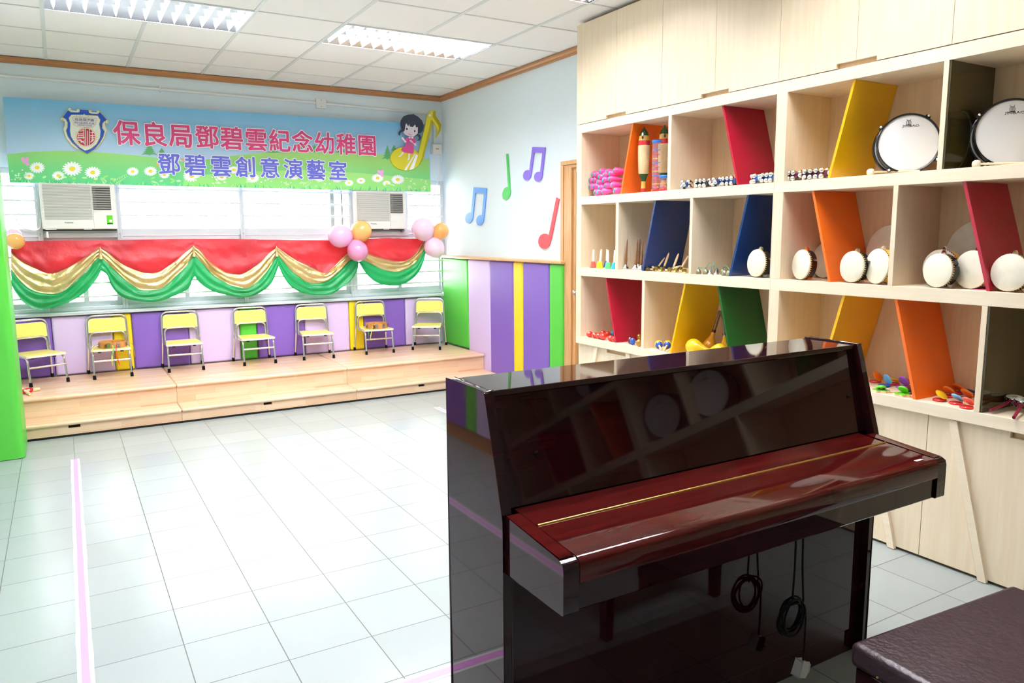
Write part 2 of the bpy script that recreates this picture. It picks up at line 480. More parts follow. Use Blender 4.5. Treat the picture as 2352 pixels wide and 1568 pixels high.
# ceiling: 0.6 m lay-in tiles on a T grid, with openings for the light fittings
CX0, CY0 = 3.0162, 7.1049
FIX = [(fx, fy) for fy in (5.3049, 3.5049, 1.7049) for fx in (.0162, 1.8162)]
FIX = [(fx, fy) for (fx, fy) in FIX]
mb = MB()
def in_fix(x, y): return any(fx - .01 < x < fx + 1.21 and fy - .01 < y < fy + .61 for fx, fy in FIX)
xs = [XL - .2] + [CX0 + .6 * i for i in range(-6, 2) if XL - .2 < CX0 + .6 * i < XR + .2] + [XR + .2]
ys = [YF - .2] + [CY0 - .6 * j for j in range(20, -2, -1) if YF - .2 < CY0 - .6 * j < YB + .2] + [YB + .2]
for a, b in zip(xs, xs[1:]):
    for c, d in zip(ys, ys[1:]):
        if in_fix((a + b) / 2, (c + d) / 2): continue
        mb.box(a + .004, b - .004, c + .004, d - .004, H + .006, H + .03)
for x in xs[1:-1]:
    cuts = [-9] + sorted(sum([[fy, fy + .6] for fx, fy in FIX if fx + .05 < x < fx + 1.15], [])) + [99]
    for a, b in zip(cuts[::2], cuts[1::2]):
        mb.box(x - .012, x + .012, max(a, ys[0]), min(b, ys[-1]), H, H + .04, 1)
for y in ys[1:-1]:
    cuts = [-9] + sorted(sum([[fx, fx + 1.2] for fx, fy in FIX if fy + .05 < y < fy + .55], [])) + [99]
    for a, b in zip(cuts[::2], cuts[1::2]):
        mb.box(max(a, xs[0]), min(b, xs[-1]), y - .006, y + .006, H + .001, H + .04, 1)
mb.box(XL - .2, XR + .3, YF - .2, YB + .2, H + .25, H + .3)
struct(mb.build('ceiling', ['ceiling', 'tbar']))
WZ0, WZ1 = .80, 2.035
struct(MB().box(XL - .2, XR + .2, YB, YB + .2, WZ1, H + .25).box(XL - .2, XR + .2, YB, YB + .2, 0, WZ0).build('wall_back', 'wall_blue'))
DY0, DY1, DZ = 4.32, 5.13, 2.0
struct(MB().box(XR, XR + .2, DY1, YB, 0, H + .25).box(XR, XR + .2, DY0, DY1, DZ, H + .25).box(XR, XR + .2, YF, DY0, 0, H + .25).box(XR + .2, XR + .3, DY0 - .1, DY1 + .1, 0, DZ + .1).build('wall_right', 'wall_blue'))
struct(MB().box(XL - .2, XL, YF, YB, 0, H + .25).build('wall_left', 'wall_back_room'))
struct(MB().box(XL - .2, XR + .2, YF - .2, YF, 0, H + .25).build('wall_front', 'wall_back_room'))
struct(MB().prism([(YB, H), (YB - .045, H), (YB - .045, H - .018), (YB - .03, H - .03), (YB - .03, H - .042), (YB, H - .045)], 'x', XL, XR).build('trim_1', 'trim_wood'))
struct(MB().prism([(XR, H), (XR - .04, H), (XR - .04, H - .018), (XR - .027, H - .03), (XR - .027, H - .042), (XR, H - .045)], 'y', 4.5, YB - .03).build('trim_2', 'trim_wood'))
struct(MB().box(XR - .075, XR, 5.2, YB - .05, 1.212, 1.24).build('trim_3', 'ledge_wood', bevel=.008))
struct(MB().box(XL, XL + .02, 0, 5.86, 0, .11).build('baseboard_left', 'trim_wood'))

# window sill board and the aluminium window wall
struct(MB().prism([(7.5, .797), (7.5, .818), (YB + .03, .84), (YB + .03, .797)], 'x', XL, XR - .05).build('trim_4', 'alu', bevel=.004))
FY0, FY1 = 7.575, 7.635
bars_up, bars_lo = (1.887, 1.770, 1.654), (1.42, 1.30, 1.185, 1.066, .949)
bays = [(-.67, -.138, 0), (-.138, .459, 1), (.459, 1.503, 0), (1.503, 2.573, 0), (2.573, XR, 2)]
for n, (x0, x1, ac) in enumerate(bays, 1):
    root = bpy.data.objects.new('window_%d' % n, None); C.objects.link(root); root.location = ((x0 + x1) / 2, FY0, WZ0); root['_w'] = 1; struct(root)
    f = MB(); last = n == 5
    f.box(x0, x0 + .021, FY0 - .03, FY1, WZ0 + .03, WZ1); f.box(x1 - (.045 if last else .021), x1, FY0 - .03 if not last else FY0 - .01, FY1, WZ0 + .03, WZ1)
    xa, xb = x0 + .0212, x1 - (.0452 if last else .0212)
    f.box(xa, xb, FY0, FY1, WZ1 - .045, WZ1); f.box(xa, xb, FY0 - .012, FY1, 1.4755, 1.535); f.box(xa, xb, FY0, FY1, 1.43, 1.475); f.box(xa, xb, FY0 - .02, FY1, WZ0 + .031, .862)
    if ac == 1: f.box(x0 + .022, x1 - .022, FY0 - .031, FY0 - .013, 1.46, 1.5)
    if ac == 2: f.box(3.165, 3.205, FY0 - .01, FY1 - .001, 1.5355, WZ1 - .046); f.box(x0 + .022, 3.2, FY0 - .031, FY0 - .013, 1.455, 1.495)
    f.build('frame', 'alu', root, bevel=.003)
    # sliding sashes of the lower lights
    mid = (x0 + x1) / 2
    for k, (a, b, yy) in enumerate(((x0 + .021, mid + .02, FY0 + .012), (mid - .02, x1 - .021, FY0 + .034))):
        s = MB(); wd = .038
        for q in ((a, a + wd), (b - wd, b)): s.box(q[0], q[1], yy, yy + .02, .862, 1.43)
        s.box(a + wd, b - wd, yy, yy + .02, .8625, .905); s.box(a + wd, b - wd, yy, yy + .02, 1.39, 1.4295)
        so = s.build('sash', 'alu', root, bevel=.002)
        MB().box(a + wd, b - wd, yy + .008, yy + .012, .905, 1.39).build('pane', 'glass', so)
    ux0, ux1 = (x0 + .021, x1 - .021)
    if ac == 2: ux0, ux1 = 3.205, x1 - .045
    if ac != 1:
        MB().box(ux0, ux1, FY0 + .03, FY0 + .034, 1.535, WZ1 - .045).build('pane', 'glass', root)
        if n == 4:
            MB().box(ux1 - .17, ux1 - .13, FY0 + .04, FY0 + .06, 1.535, WZ1 - .045).box(ux1 - .06, ux1 - .04, FY0 + .04, FY0 + .06, 1.535, WZ1 - .045).build('sash', 'alu', root)
    b = MB()
    for z in bars_lo: b.tube([(x0, FY0 - .024, z), (x1 - .01, FY0 - .024, z)], .0085, 8)
    if ac != 1:
        for z in bars_up: b.tube([(ux0, FY0 - .024, z), (ux1 + .015, FY0 - .024, z)], .0085, 8)
    b.build('window_bars', 'white_metal', root, smooth=50)
    if not last:
        MB().tube([(x1, FY0 - .03, 1.49), (x1, FY0 - .034, 1.49)], .006, 8).tube([(x1 - .012, FY0 - .02, .9), (x1 - .012, FY0 - .034, .9)], .005, 8).build('screw', 'steel', root)

# door behind the shelves
root = bpy.data.objects.new('door_1', None); C.objects.link(root); root.location = (XR, 4.7, 0); root['_w'] = 1; struct(root)
f = MB()
f.box(XR - .03, XR + .02, DY1 - .012, 5.224, 0, 2.014).box(XR - .03, XR + .02, DY0 - .12, 5.224, 2.0145, 2.018)
f.box(XR - .03, XR + .02, DY0 - .12, DY1 - .0125, DZ - .01, 2.014)
f.box(XR - .012, XR + .15, DY1 - .05, DY1 - .0125, 0, DZ - .0105); f.box(XR - .012, XR + .15, DY0, DY1 - .0505, DZ - .045, DZ - .0105)
f.box(XR - .038, XR + .02, 5.2245, 5.262, 0, 2.0145); f.box(XR - .038, XR + .02, DY0 - .12, 5.262, 2.0185, 2.05)
f.build('frame', 'door_wood', root, bevel=.004)
lf = MB().box(XR + .03, XR + .07, DY0, DY1 - .05, 0, DZ - .045).build('door_leaf', 'maple_dark_shaded', root)
MB().lathe([(.001, 0), (.025, 0), (.025, .008), (.01, .01), (.01, .045), (.026, .055), (.03, .075), (.022, .09), (.001, .093)], 20, 0, aim((XR + .03, 5.03, .99), (-1, 0, 0))).build('knob', 'chrome', lf, smooth=40)

# green padded column at the left of the picture
struct(MB().box(XL, -.36, 5.93, 6.33, 0, H).build('wall_pillar', 'wall_blue'))
mb = MB().prism(rrect(XL - .0, -.315, 5.885, 6.37, .045, 5), 'z', .004, 2.1)
tag(mb.build('column_pad', 'pad_green', smooth=40, bevel=.02, origin=(-.5, 6.12, 0)), 'tall bright green padded cover wrapped around the column beside the stage', 'column pad')

# ================================================================ WALL PADS
def pad(x0, x1, y0, y1, z0, z1, m, label, group):
    mb = MB().box(x0, x1, y0, y1, z0, z1)
    o = mb.build('wall_pad', m, smooth=60, bevel=.018, bseg=4, origin=((x0 + x1) / 2, (y0 + y1) / 2, z0))
    return tag(o, label, 'wall pad', group)
STZ = .275
ed = [XL + .02, -.121, .341, .4946, .966, 1.421, 1.581, 2.045, 2.509, 2.666, 3.130, 3.575]
cs = ['purple', 'lilac', 'yellow', 'purple', 'lilac', 'green', 'purple', 'lilac', 'yellow', 'purple', 'lilac']
lb = ['purple wall pad under the window beside the green column', 'lilac wall pad under the window between the first purple pad and the narrow yellow pad',
      'narrow yellow wall pad behind the chair holding the ribboned tambourine', 'purple wall pad behind the third chair from the column',
      'lilac wall pad between the third and fourth chairs from the column', 'narrow green wall pad under the window behind the fourth chair',
      'purple wall pad between the fourth and fifth chairs from the column', 'lilac wall pad between the fifth and sixth chairs from the column',
      'narrow yellow wall pad behind the sixth chair from the column', 'purple wall pad between the sixth chair and the corner chair', 'lilac wall pad behind the chair in the corner']
for i, c in enumerate(cs):
    pad(ed[i] + .002, ed[i + 1] - .002, YB - .048, YB + .0, STZ + .002, .787, 'pad_' + c, lb[i], 'wall pads below the window')
ed = [YB - .05, 6.929, 6.464, 6.02, 5.852, 5.415, 5.212]
cs = ['green', 'lilac', 'purple', 'yellow', 'purple', 'green']
lb = ['tall green wall pad in the corner beside the stage', 'tall lilac wall pad behind the end of the stage steps', 'tall purple wall pad between the lilac pad and the yellow strip',
      'narrow tall yellow wall pad between two purple pads', 'tall purple wall pad between the yellow strip and the narrow green pad', 'narrow tall green wall pad beside the door frame']
for i, c in enumerate(cs):
    pad(XR - .052, XR + .0, ed[i + 1] + .002, ed[i] - .002, STZ + .004 if i == 0 else .005, 1.21, 'pad_' + c, lb[i], 'tall wall pads under the wooden rail')
seq = [(5.06, 5.84, 'lilac', 'lilac pad on the side wall next to the column, mirrored in the piano'), (4.60, 5.06, 'purple', 'purple pad on the side wall, mirrored at the back edge of the piano end'),
       (4.44, 4.60, 'green', 'narrow green pad on the side wall, mirrored in the piano end'), (3.98, 4.44, 'lilac', 'lilac pad on the side wall, mirrored at the front edge of the piano end')]
for a, b, c, l in seq: pad(XL, XL + .05, a + .002, b - .002, .112, 1.1, 'pad_' + c, l, 'wall pads mirrored in the piano')

# ================================================================ STAGE
SX = [XL + .01, .722, 2.155, XR - .055]
stl = ['wooden stage unit with two steps between the column and the first seam', 'middle wooden stage unit with two steps under the window', 'wooden stage unit with two steps ending at the corner']
sl = [(-.055, .022), (1.352, 1.42), (2.752, 2.815)]
for i in range(3):
    x0, x1 = SX[i] + .001, SX[i + 1] - .001
    dz = (0, -.004, 0)[i]
    r = thing('stage_unit', stl[i], 'stage', ((x0 + x1) / 2, 6.9, 0), 'stage units under the window')
    MB().box(x0, x1, 6.6, YB - .052, .02, STZ - .028).build('body', 'stage', r)
    MB().box(x0, x1, 6.575, YB - .052, STZ - .028, STZ).build('platform_top', 'stage', r, smooth=50, bevel=.012, bseg=3)
    MB().box(x0, x1, 6.335, 6.6, .09, .118).build('step_tread', 'stage', r, smooth=50, bevel=.012, bseg=3)
    d = MB(); sx0, sx1 = sl[i]
    d.box(x0, sx0, 6.355, 6.375, .018, .09); d.box(sx1, x1, 6.355, 6.375, .018, .09); d.box(sx0, sx1, 6.355, 6.375, .018, .066)
    d.build('step_front', 'stage', r)
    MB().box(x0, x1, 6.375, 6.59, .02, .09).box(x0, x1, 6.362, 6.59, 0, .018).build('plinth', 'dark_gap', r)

# ================================================================ PINK TAPE ON THE FLOOR
def tape(pts, wd, label):
    r = thing('floor_tape', label, 'tape', pts[0], 'pink tape lines on the floor')
    P = [Vector(p) for p in pts]; d = (P[-1] - P[0]).normalized(); n = Vector((-d.y, d.x, 0))
    def strip(w0, z, wob, name, m):
        k = 40; L = [P[0].lerp(P[-1], i / k) for i in range(k + 1)]
        vs = []
        for p in L:
            o1, o2 = random.uniform(-wob, wob), random.uniform(-wob, wob)
            vs += [p + n * (w0 + o1) + Vector((0, 0, z)), p - n * (w0 + o2) + Vector((0, 0, z))]
        fs = [(2 * i, 2 * i + 1, 2 * i + 3, 2 * i + 2) for i in range(k)]
        return MB().add(vs, fs).build(name, m, r)
    strip(wd, .0016, .0012, 'coloured_tape', 'tape_pink')
    strip(wd + .014, .0008, .002, 'clear_tape', 'tape_clear')
tape([(-.027, 5.68, 0), (-.045, 1.6, 0)], .0125, 'long pink tape line on the floor running from near the stage past the camera')
tape([(.45, 2.165, 0), (2.45, 2.165, 0)], .016, 'pink tape line on the floor passing behind the piano')
tape([(2.66, 5.77, 0), (2.66, 2.4, 0)], .0125, 'pink tape line on the floor at the far end of the piano')

# ================================================================ LIGHT FITTINGS
def fixture(label):
    r = thing('ceiling_light', label, 'ceiling light', (0, 0, 0), 'louvred ceiling lights', world=False)
    t = .004
    f = MB().box(0, 1.2, 0, .012, -.002, .006).box(0, 1.2, .588, .6, -.002, .006).box(0, .012, .012, .588, -.002, .006).box(1.188, 1.2, .012, .588, -.002, .006)
    f.build('frame', 'white_metal', r)
    MB().box(.005, 1.195, .005, .595, .11, .115).box(.005, .009, .005, .595, 0, .115).box(1.191, 1.195, .005, .595, 0, .115).box(.005, 1.195, .005, .009, 0, .115).box(.005, 1.195, .591, .595, 0, .115).build('housing', 'white_metal', r)
    wd = (.588 - .012) / 3
    rf = MB()
    for k in range(3):                      # parabolic trough over every tube
        y0 = .012 + wd * k
        P = []
        for i in range(13):
            q = -1 + 2 * i / 12
            bz = 0 if (k == 0 and q < 0) or (k == 2 and q > 0) else .03
            z = bz + (.105 - bz) * (1 - abs(q) ** 2.2)
            P.append([(.012, y0 + wd * (.5 + .5 * q), z), (1.188, y0 + wd * (.5 + .5 * q), z)])
        rf.grid(P)
    rf.build('reflector', 'reflector', r, smooth=60)
    lv = MB(); nb = 13
    for k in range(3):
        y0 = .012 + wd * k
        for i in range(nb):
            x = .018 + 1.164 * (i + .5) / nb
            prof = [(x - .011, .045), (x, 0.0), (x + .011, .045)]
            P = []
            for j in range(9):
                q = -1 + 2 * j / 8; zt = .03 + .02 * (1 - abs(q) ** 2.2)
                P.append([(x - .012, y0 + wd * (.5 + .5 * q), max(zt, .003)), (x, y0 + wd * (.5 + .5 * q), .001), (x + .012, y0 + wd * (.5 + .5 * q), max(zt, .003))])
            lv.grid(P)
    lv.build('louvre', 'louvre', r)
    for k in range(3):
        y = .012 + wd * (k + .5)
        MB().tube([(.04, y, .07), (1.16, y, .07)], .013, 10).build('tube', 'tube_glow', r, smooth=50)
    return r
fl = ['louvred ceiling light nearest the crest end of the banner', 'louvred ceiling light nearest the corner with the music notes'] + ['louvred ceiling light further from the window'] * 4
fx0 = None
for i, (fx, fy) in enumerate(FIX):
    if fx0 is None: r = fx0 = fixture(fl[0])
    else: r = dup(fx0, label=fl[i])
    r.location = (fx, fy, H)

# ================================================================ CONDUIT, SOCKET, CORDS
r = thing('conduit', 'white pipe conduit running along the wall above the banner', 'conduit', (1.5, YB, 2.74))
MB().tube([(XL, YB - .014, 2.765), (2.27, YB - .014, 2.752), (3.53, YB - .014, 2.735)], .012, 10).build('pipe', 'white_plastic', r, smooth=50)
MB().tube([(3.53, YB - .014, 2.735), (3.53, YB - .014, 2.41)], .012, 10).build('pipe', 'white_plastic', r, smooth=50)
jb = MB().box(2.262, 2.36, YB - .035, YB, 2.70, 2.79).build('junction_box', 'white_plastic', r, bevel=.005)
MB().tube([(2.311, YB - .037, 2.775), (2.311, YB - .034, 2.775)], .005, 8).tube([(2.311, YB - .037, 2.713), (2.311, YB - .034, 2.713)], .005, 8).build('screw', 'steel', jb)
cl = MB().box(.86, .872, YB - .03, YB, 2.735, 2.785).build('pipe_clip', 'white_plastic', r)
r = thing('wall_socket', 'small white wall socket at the end of the pipe in the corner', 'socket', (3.54, YB, 2.36))
MB().box(3.495, 3.6, YB - .05, YB, 2.315, 2.42).build('box', 'white_plastic', r, bevel=.006)
MB().box(3.53, 3.565, YB - .053, YB - .05, 2.365, 2.375).build('indicator', 'cas_orange', r)
tag(MB().tube(fillet([(3.585, YB - .035, 2.33), (3.575, YB - .04, 2.1), (3.45, YB - .06, 1.78), (3.42, YB - .06, 1.6), (3.36, YB - .06, 1.50), (3.17, YB - .06, 1.52)], .12, 6), .004, 6).build('cord', 'white_plastic', smooth=60, origin=(3.5, YB, 1.6)), 'thin white cord hanging from the wall socket past the banner', 'cord')
tag(MB().tube(fillet([(-.3, 7.53, 1.62), (-.27, 7.53, 1.54), (-.17, 7.53, 1.52), (-.135, 7.53, 1.54), (-.13, 7.53, 1.62)], .05, 6), .005, 6).build('cord', 'white_plastic', smooth=60, origin=(-.2, 7.53, 1.5)), 'white cord sagging between the column and the air conditioner', 'cord')

# ================================================================ AIR CONDITIONERS
mat('p_sticker', '#eef3f2', .4)
def aircon(label):
    r = thing('air_conditioner', label, 'air conditioner', (0, 0, 0), 'window air conditioners', world=False)
    W_, Hh_, D = .558, .385, .03
    MB().box(0, W_, 0, .2, 0, Hh_).build('body', 'ac_body', r, smooth=50, bevel=.012, bseg=3)
    MB().box(-.013, W_ + .013, .1, .14, -.012, Hh_ + .01).build('gasket', 'black_gap', r)
    g = MB(); gx0, gx1, gz0, gz1 = .025, .372, .085, .372
    g.box(gx0, gx1, -.002, 0, gz0, gz1, 1)  # grey backing paints in the shade between the slats
    n = 30
    for i in range(n):
        z = gz0 + (gz1 - gz0) * (i + .5) / n
        g.box(gx0, gx1, -.009, -.002, z - .0028, z + .0028)
    g.build('intake_grille', ['ac_body', 'ac_slat_and_shade'], r)
    lo = MB(); lx0, lx1, lz0, lz1 = .385, .52, .165, .362
    lo.box(lx0, lx1, -.003, .0, lz0, lz1, 1)
    for i in range(10):
        z = lz0 + (lz1 - lz0) * (i + .6) / 10
        lo.add([(lx0, -.012, z - .007), (lx1, -.012, z - .007), (lx1, -.003, z + .004), (lx0, -.003, z + .004), (lx0, -.014, z - .004), (lx1, -.014, z - .004), (lx1, -.005, z + .007), (lx0, -.005, z + .007)],
               [(0, 1, 2, 3), (4, 7, 6, 5), (0, 4, 5, 1), (3, 2, 6, 7), (0, 3, 7, 4), (1, 5, 6, 2)])
        lo.box(lx0 + .002, lx0 + .025, -.011, -.004, z - .008, z + .008)
    lo.build('outlet_louvre', ['ac_slat_and_shade', 'black_gap'], r)
    MB().box(.379, .3805, -.002, .001, .01, .375).build('panel_seam', 'ac_slat_and_shade', r)
    lg = MB(); fit_text(lg, 'Panasonic', Matrix(((1, 0, 0, .165), (0, 0, -1, -.0022), (0, 1, 0, .05), (0, 0, 0, 1))), .062, .011, .012)
    lg.build('lettering', 'black_plastic', r)
    s = MB().box(.02, .1, -.01, 0, -.004, .004).box(.3, .36, -.01, 0, -.004, .004); s.build('catch', 'white_plastic', r)
    return r
a1 = aircon('white window air conditioner with a green sticker under the crest end of the banner')
a1.location = (-.118, 7.455, 1.531)
a2 = dup(a1, label='white window air conditioner above the balloon bunch by the corner')
a2.location = (2.573 + .008, 7.455, 1.522)
stk = MB().box(.478, .525, -.0012, 0, .04, .118, 0).box(.495, .518, -.0018, -.001, .06, .08, 1).box(.48, .523, -.0018, -.001, .042, .052, 2)
lab(stk.build('sticker', ['cas_green', 'p_sticker', 'gu_green'], a1), 'green sticker')
dr = MB().tube([(0.03, .02, -.07), (.03, .02, -.02)], .009, 8).build('drain_stub', 'white_plastic', a1, smooth=60)
br = MB().prism([(.02, -.01), (.14, -.01), (.14, -.05)], 'x', .53, .55).build('bracket', 'ac_slat_and_shade', a2)
# ================================================================ BANNER
BY = 7.462
b1 = crop(0, 200, .25513); b2 = crop(500, 200, .25513); cc = crop(120, 230, 350 / 2352); gg = crop(860, 240, 180 / 1411)
BAN = thing('banner', 'long printed banner with two rows of coloured characters, a crest and a daisy meadow', 'banner', (1.55, BY, 1.9))
TL, TRc, BL, BR_ = [at(*p, 'y', BY) for p in ((6, 222), (985, 286), (22, 419), (990, 441))]
grad_mat('print_sky', [(0, '#cfdff4'), (.45, '#b6d5f1'), (1, '#76bbe6')], 0, .7)
grad_mat('print_hill', [(0, '#5fd08c'), (.35, '#78d588'), (.75, '#9cd878'), (1, '#a8d77c')], 0, .38)
grad_mat('print_meadow', [(0, '#8fe27f'), (1, '#a9e384')], 0, .2)
for n, c in (('p_white', '#fbfdff'), ('p_yel', '#f0de3e'), ('p_pink', '#efb1e2'), ('p_dkgreen', '#5fae6c'), ('p_tuft', '#45bf8d'), ('p_pale', '#c5efae'), ('p_orange', '#f0b25e'), ('p_rose', '#dc4a86'), ('p_viol', '#6a70d6'), ('p_gold', '#cdbb66'), ('p_cream', '#eef0ea'), ('p_royal', '#1f55c4'), ('p_red', '#c4263a'), ('p_lav', '#ebe9f3'), ('p_plum', '#7a5470'),
             ('p_note', '#e3d73a'), ('p_noted', '#b9ac22'), ('p_hair', '#3c4254'), ('p_ink', '#16161a'), ('p_skin', '#eee3ee'), ('p_mouth', '#e9a6cb'), ('p_dress', '#e2559b'), ('p_grey', '#8c93a0')):
    mat(n, c, .4, spec=.3)
TY = .03
quad = [TL, TRc, BR_, BL]
bm = MB().add([tuple(p) for p in quad] + [(p.x, p.y + TY, p.z) for p in quad], [(0, 3, 2, 1), (4, 5, 6, 7), (0, 1, 5, 4), (1, 2, 6, 5), (2, 3, 7, 6), (3, 0, 4, 7)])
PM = ['print_sky', 'print_hill', 'print_meadow', 'p_white', 'p_yel', 'p_pink', 'p_dkgreen', 'p_tuft', 'p_pale', 'p_orange']
FLAT = [0]
def flat(mb, pts, layer, mi=0, y=BY, thick=0):
    """a printed (or cut) shape on the sign's plane"""
    FLAT[0] += 1; yy = y - .0007 * layer - FLAT[0] * 1.2e-6
    P = [at(*p, 'y', yy) for p in pts]
    tr = tessellate_polygon([[Vector((p.x, p.z, 0)) for p in P]])
    n = len(P); vs = [tuple(p) for p in P]; fs = []
    for t in tr:
        a, b, c = [P[i] for i in t]
        fs.append(tuple(t) if (b - a).cross(c - a).y < 0 else tuple(reversed(t)))
    if thick:
        vs += [(p.x, p.y + thick, p.z) for p in P]
        fs += [(i, (i + 1) % n, (i + 1) % n + n, i + n) for i in range(n)]
        fs += [tuple(i + n for i in reversed(f)) for f in fs[:len(tr)]]
    mb.add(vs, fs, mi)
def ell(cx, cy, rx, ry, n=20, a0=0): return [(cx + rx * math.cos(2 * PI * i / n) * math.cos(a0) - ry * math.sin(2 * PI * i / n) * math.sin(a0), cy + rx * math.cos(2 * PI * i / n) * math.sin(a0) + ry * math.sin(2 * PI * i / n) * math.cos(a0)) for i in range(n)]
def mp(f, pts): return [f(*p) for p in pts]
def edgeline(x0, x1, top):  # stay inside the banner
    return 0
def bot(x): return (x, 419 + (x - 22) * (441 - 419) / 968.0 - .7)
hl = mp(b1, [(64, 605), (250, 583), (500, 572), (800, 578), (1200, 612), (1500, 645), (1800, 700)])
flat(bm, hl + [bot(470), bot(250), bot(23)], 1, 1)
hr = mp(b2, [(-420, 690), (-250, 672), (60, 625), (400, 590), (700, 580), (1100, 590), (1450, 605), (1905, 648)])
flat(bm, hr + [bot(989), bot(700), bot(400)], 2, 1)
flat(bm, mp(b2, [(-300, 800), (300, 760), (800, 745), (1300, 775), (1915, 832)]) + [bot(989.5), bot(700), bot(420)], 3, 2)
def daisy(p, r, sq=.72, k=4):
    n = 17; pts = []
    for i in range(n * 2):
        a = 2 * PI * i / (n * 2) + .2; rr = r * (1.0 if i % 2 == 0 else .74)
        for da in ((-.07, .07) if i % 2 == 0 else (0,)): pts.append((p[0] + rr * math.cos(a + da), p[1] + rr * sq * math.sin(a + da)))
    flat(bm, pts, k, 3); flat(bm, ell(p[0], p[1], r * .31, r * .24, 14), k + 1, 4)
S_ = .25513
for x, y, r in ((335, 725, 70), (650, 735, 90), (835, 768, 73), (525, 797, 58), (262, 800, 48), (1195, 760, 55), (1355, 757, 60), (1725, 798, 76), (1480, 788, 48), (2000, 812, 42), (2110, 745, 45)):
    daisy(b1(x, y), r * S_)
for x, y, r in ((30, 805, 45), (315, 818, 60), (140, 745, 45), (690, 800, 50), (920, 815, 55), (1075, 828, 45), (1182, 862, 40), (1290, 842, 40), (1440, 818, 55), (1522, 867, 37), (1622, 832, 60)):
    daisy(b2(x, y), r * S_)
def butterfly(p, s, mi):
    for sx, a in ((-.5, -.5), (.45, .35)):
        flat(bm, ell(p[0] + sx * s * .5, p[1] - s * .25, s * .34, s * .6, 14, a), 6, mi)
    flat(bm, ell(p[0] + .35 * s, p[1] + s * .35, s * .36, s * .25, 12, .4), 7, mi)
butterfly(b1(228, 672), 14, 5); butterfly(b2(1468, 780), 11.5, 5); butterfly(b1(1708, 552), 5.5, 9); butterfly(b1(1640, 655), 5, 9); butterfly(b1(1420, 700), 5, 9)
def fir(p, h, wd):
    n = 5; pts = [(p[0], p[1] - h)]
    Rr = []; Ll = []
    for i in range(n):
        t = (i + 1) / n; y = p[1] - h + h * .92 * t
        Rr += [(p[0] + wd * t, y + h * .03), (p[0] + wd * t * .45, y - h * .02)]
        Ll += [(p[0] - wd * t, y + h * .03), (p[0] - wd * t * .45, y - h * .02)]
    flat(bm, pts + Rr + [(p[0] + 1, p[1] - h * .06), (p[0] + 1, p[1]), (p[0] - 1, p[1]), (p[0] - 1, p[1] - h * .06)] + Ll[::-1], 5, 6)
fir(b1(1345, 615), 27, 20); fir(b1(1455, 590), 11, 8); fir(b2(1528, 655), 34, 13); fir(b2(1588, 575), 14, 9); fir(b2(500, 592), 8, 20); fir(b2(870, 588), 18, 13); fir(b2(1110, 592), 12, 16); fir(b2(745, 585), 18, 9)
def fern(p, q, s):
    p = Vector((*p, 0)); q = Vector((*q, 0)); d = (q - p); L = d.length; d.normalize(); nn = Vector((-d.y, d.x, 0))
    for i in range(8):
        c = p + d * L * (i + 1) / 9; w_ = s * (1 - .07 * i)
        for sg in (-1, 1):
            e = c + (nn * sg * .8 + d * .6) * w_; m_ = (c + e) / 2
            k1 = m_ + d * w_ * .16; k2 = m_ - d * w_ * .16
            flat(bm, [tuple(c[:2]), tuple(k1[:2]), tuple(e[:2]), tuple(k2[:2])], 8, 8)
fern(b1(1010, 870), b1(1150, 790), 10); fern(b1(960, 868), b1(905, 815), 7); fern(b2(760, 900), b2(860, 835), 9); fern(b2(1740, 935), b2(1720, 880), 7); fern(b2(1830, 935), b2(1890, 885), 7)
rg = random.Random(3)
for i in range(190):
    x = rg.uniform(26, 985); bx, by = bot(x); h = rg.uniform(3, 11); l = rg.uniform(-7, 7); k = rg.choice((7, 7, 8, 2))
    flat(bm, [(bx - 1.3, by), (bx + 1.3, by), (min(max(bx + l, 26), 986), by - h)], 9, k)
for i in range(60):
    x = rg.choice((rg.uniform(26, 60), rg.uniform(560, 760), rg.uniform(930, 984), rg.uniform(480, 520))); bx, by = bot(x)
    flat(bm, ell(bx, by - rg.uniform(6, 30), 2, 1.8, 8), 10, rg.choice((3, 8)))
for i in range(40):
    x = rg.uniform(60, 960); bx, by = bot(x); a = rg.uniform(-.6, .6)
    flat(bm, ell(bx, by - rg.uniform(6, 18), rg.uniform(4, 8), rg.uniform(1.6, 3), 10, a), 3.5, rg.choice((8, 2)))
bm.build('printed_panel', PM, BAN)
# rows of characters
def charrow(s, pl, pr, hpx, m, sl):
    y = BY - .0105
    A, B = at(*pl, 'y', y), at(*pr, 'y', y)
    ax = (B - A).normalized(); az = Vector((0, -1, 0)); ay = az.cross(ax)
    h = (at(pl[0], pl[1] - hpx / 2, 'y', y) - at(pl[0], pl[1] + hpx / 2, 'y', y)).length
    n = len(s); pitch = (B - A).length / (n - 1)
    for off, dy, mm, nm in ((.052, 0, 'p_white', 'lettering_outline'), (.02, .0015, m, 'lettering')):
        fr = Matrix((ax, ay, az)).transposed().to_4x4(); fr.translation = A - ax * pitch * .5 - ay * h * .5 - Vector((0, dy, 0))
        mb = MB(); fit_text(mb, s, fr, pitch * n, h, off, 0, slots=.97)
        mb.build(nm, mm, BAN)
charrow('保良局鄧碧雲紀念幼稚園', (291, 305), (843, 333.5), 54, 'p_rose', 1)
charrow('鄧碧雲創意演藝室', (388, 376.5), (776, 391.5), 48, 'p_viol', 1)
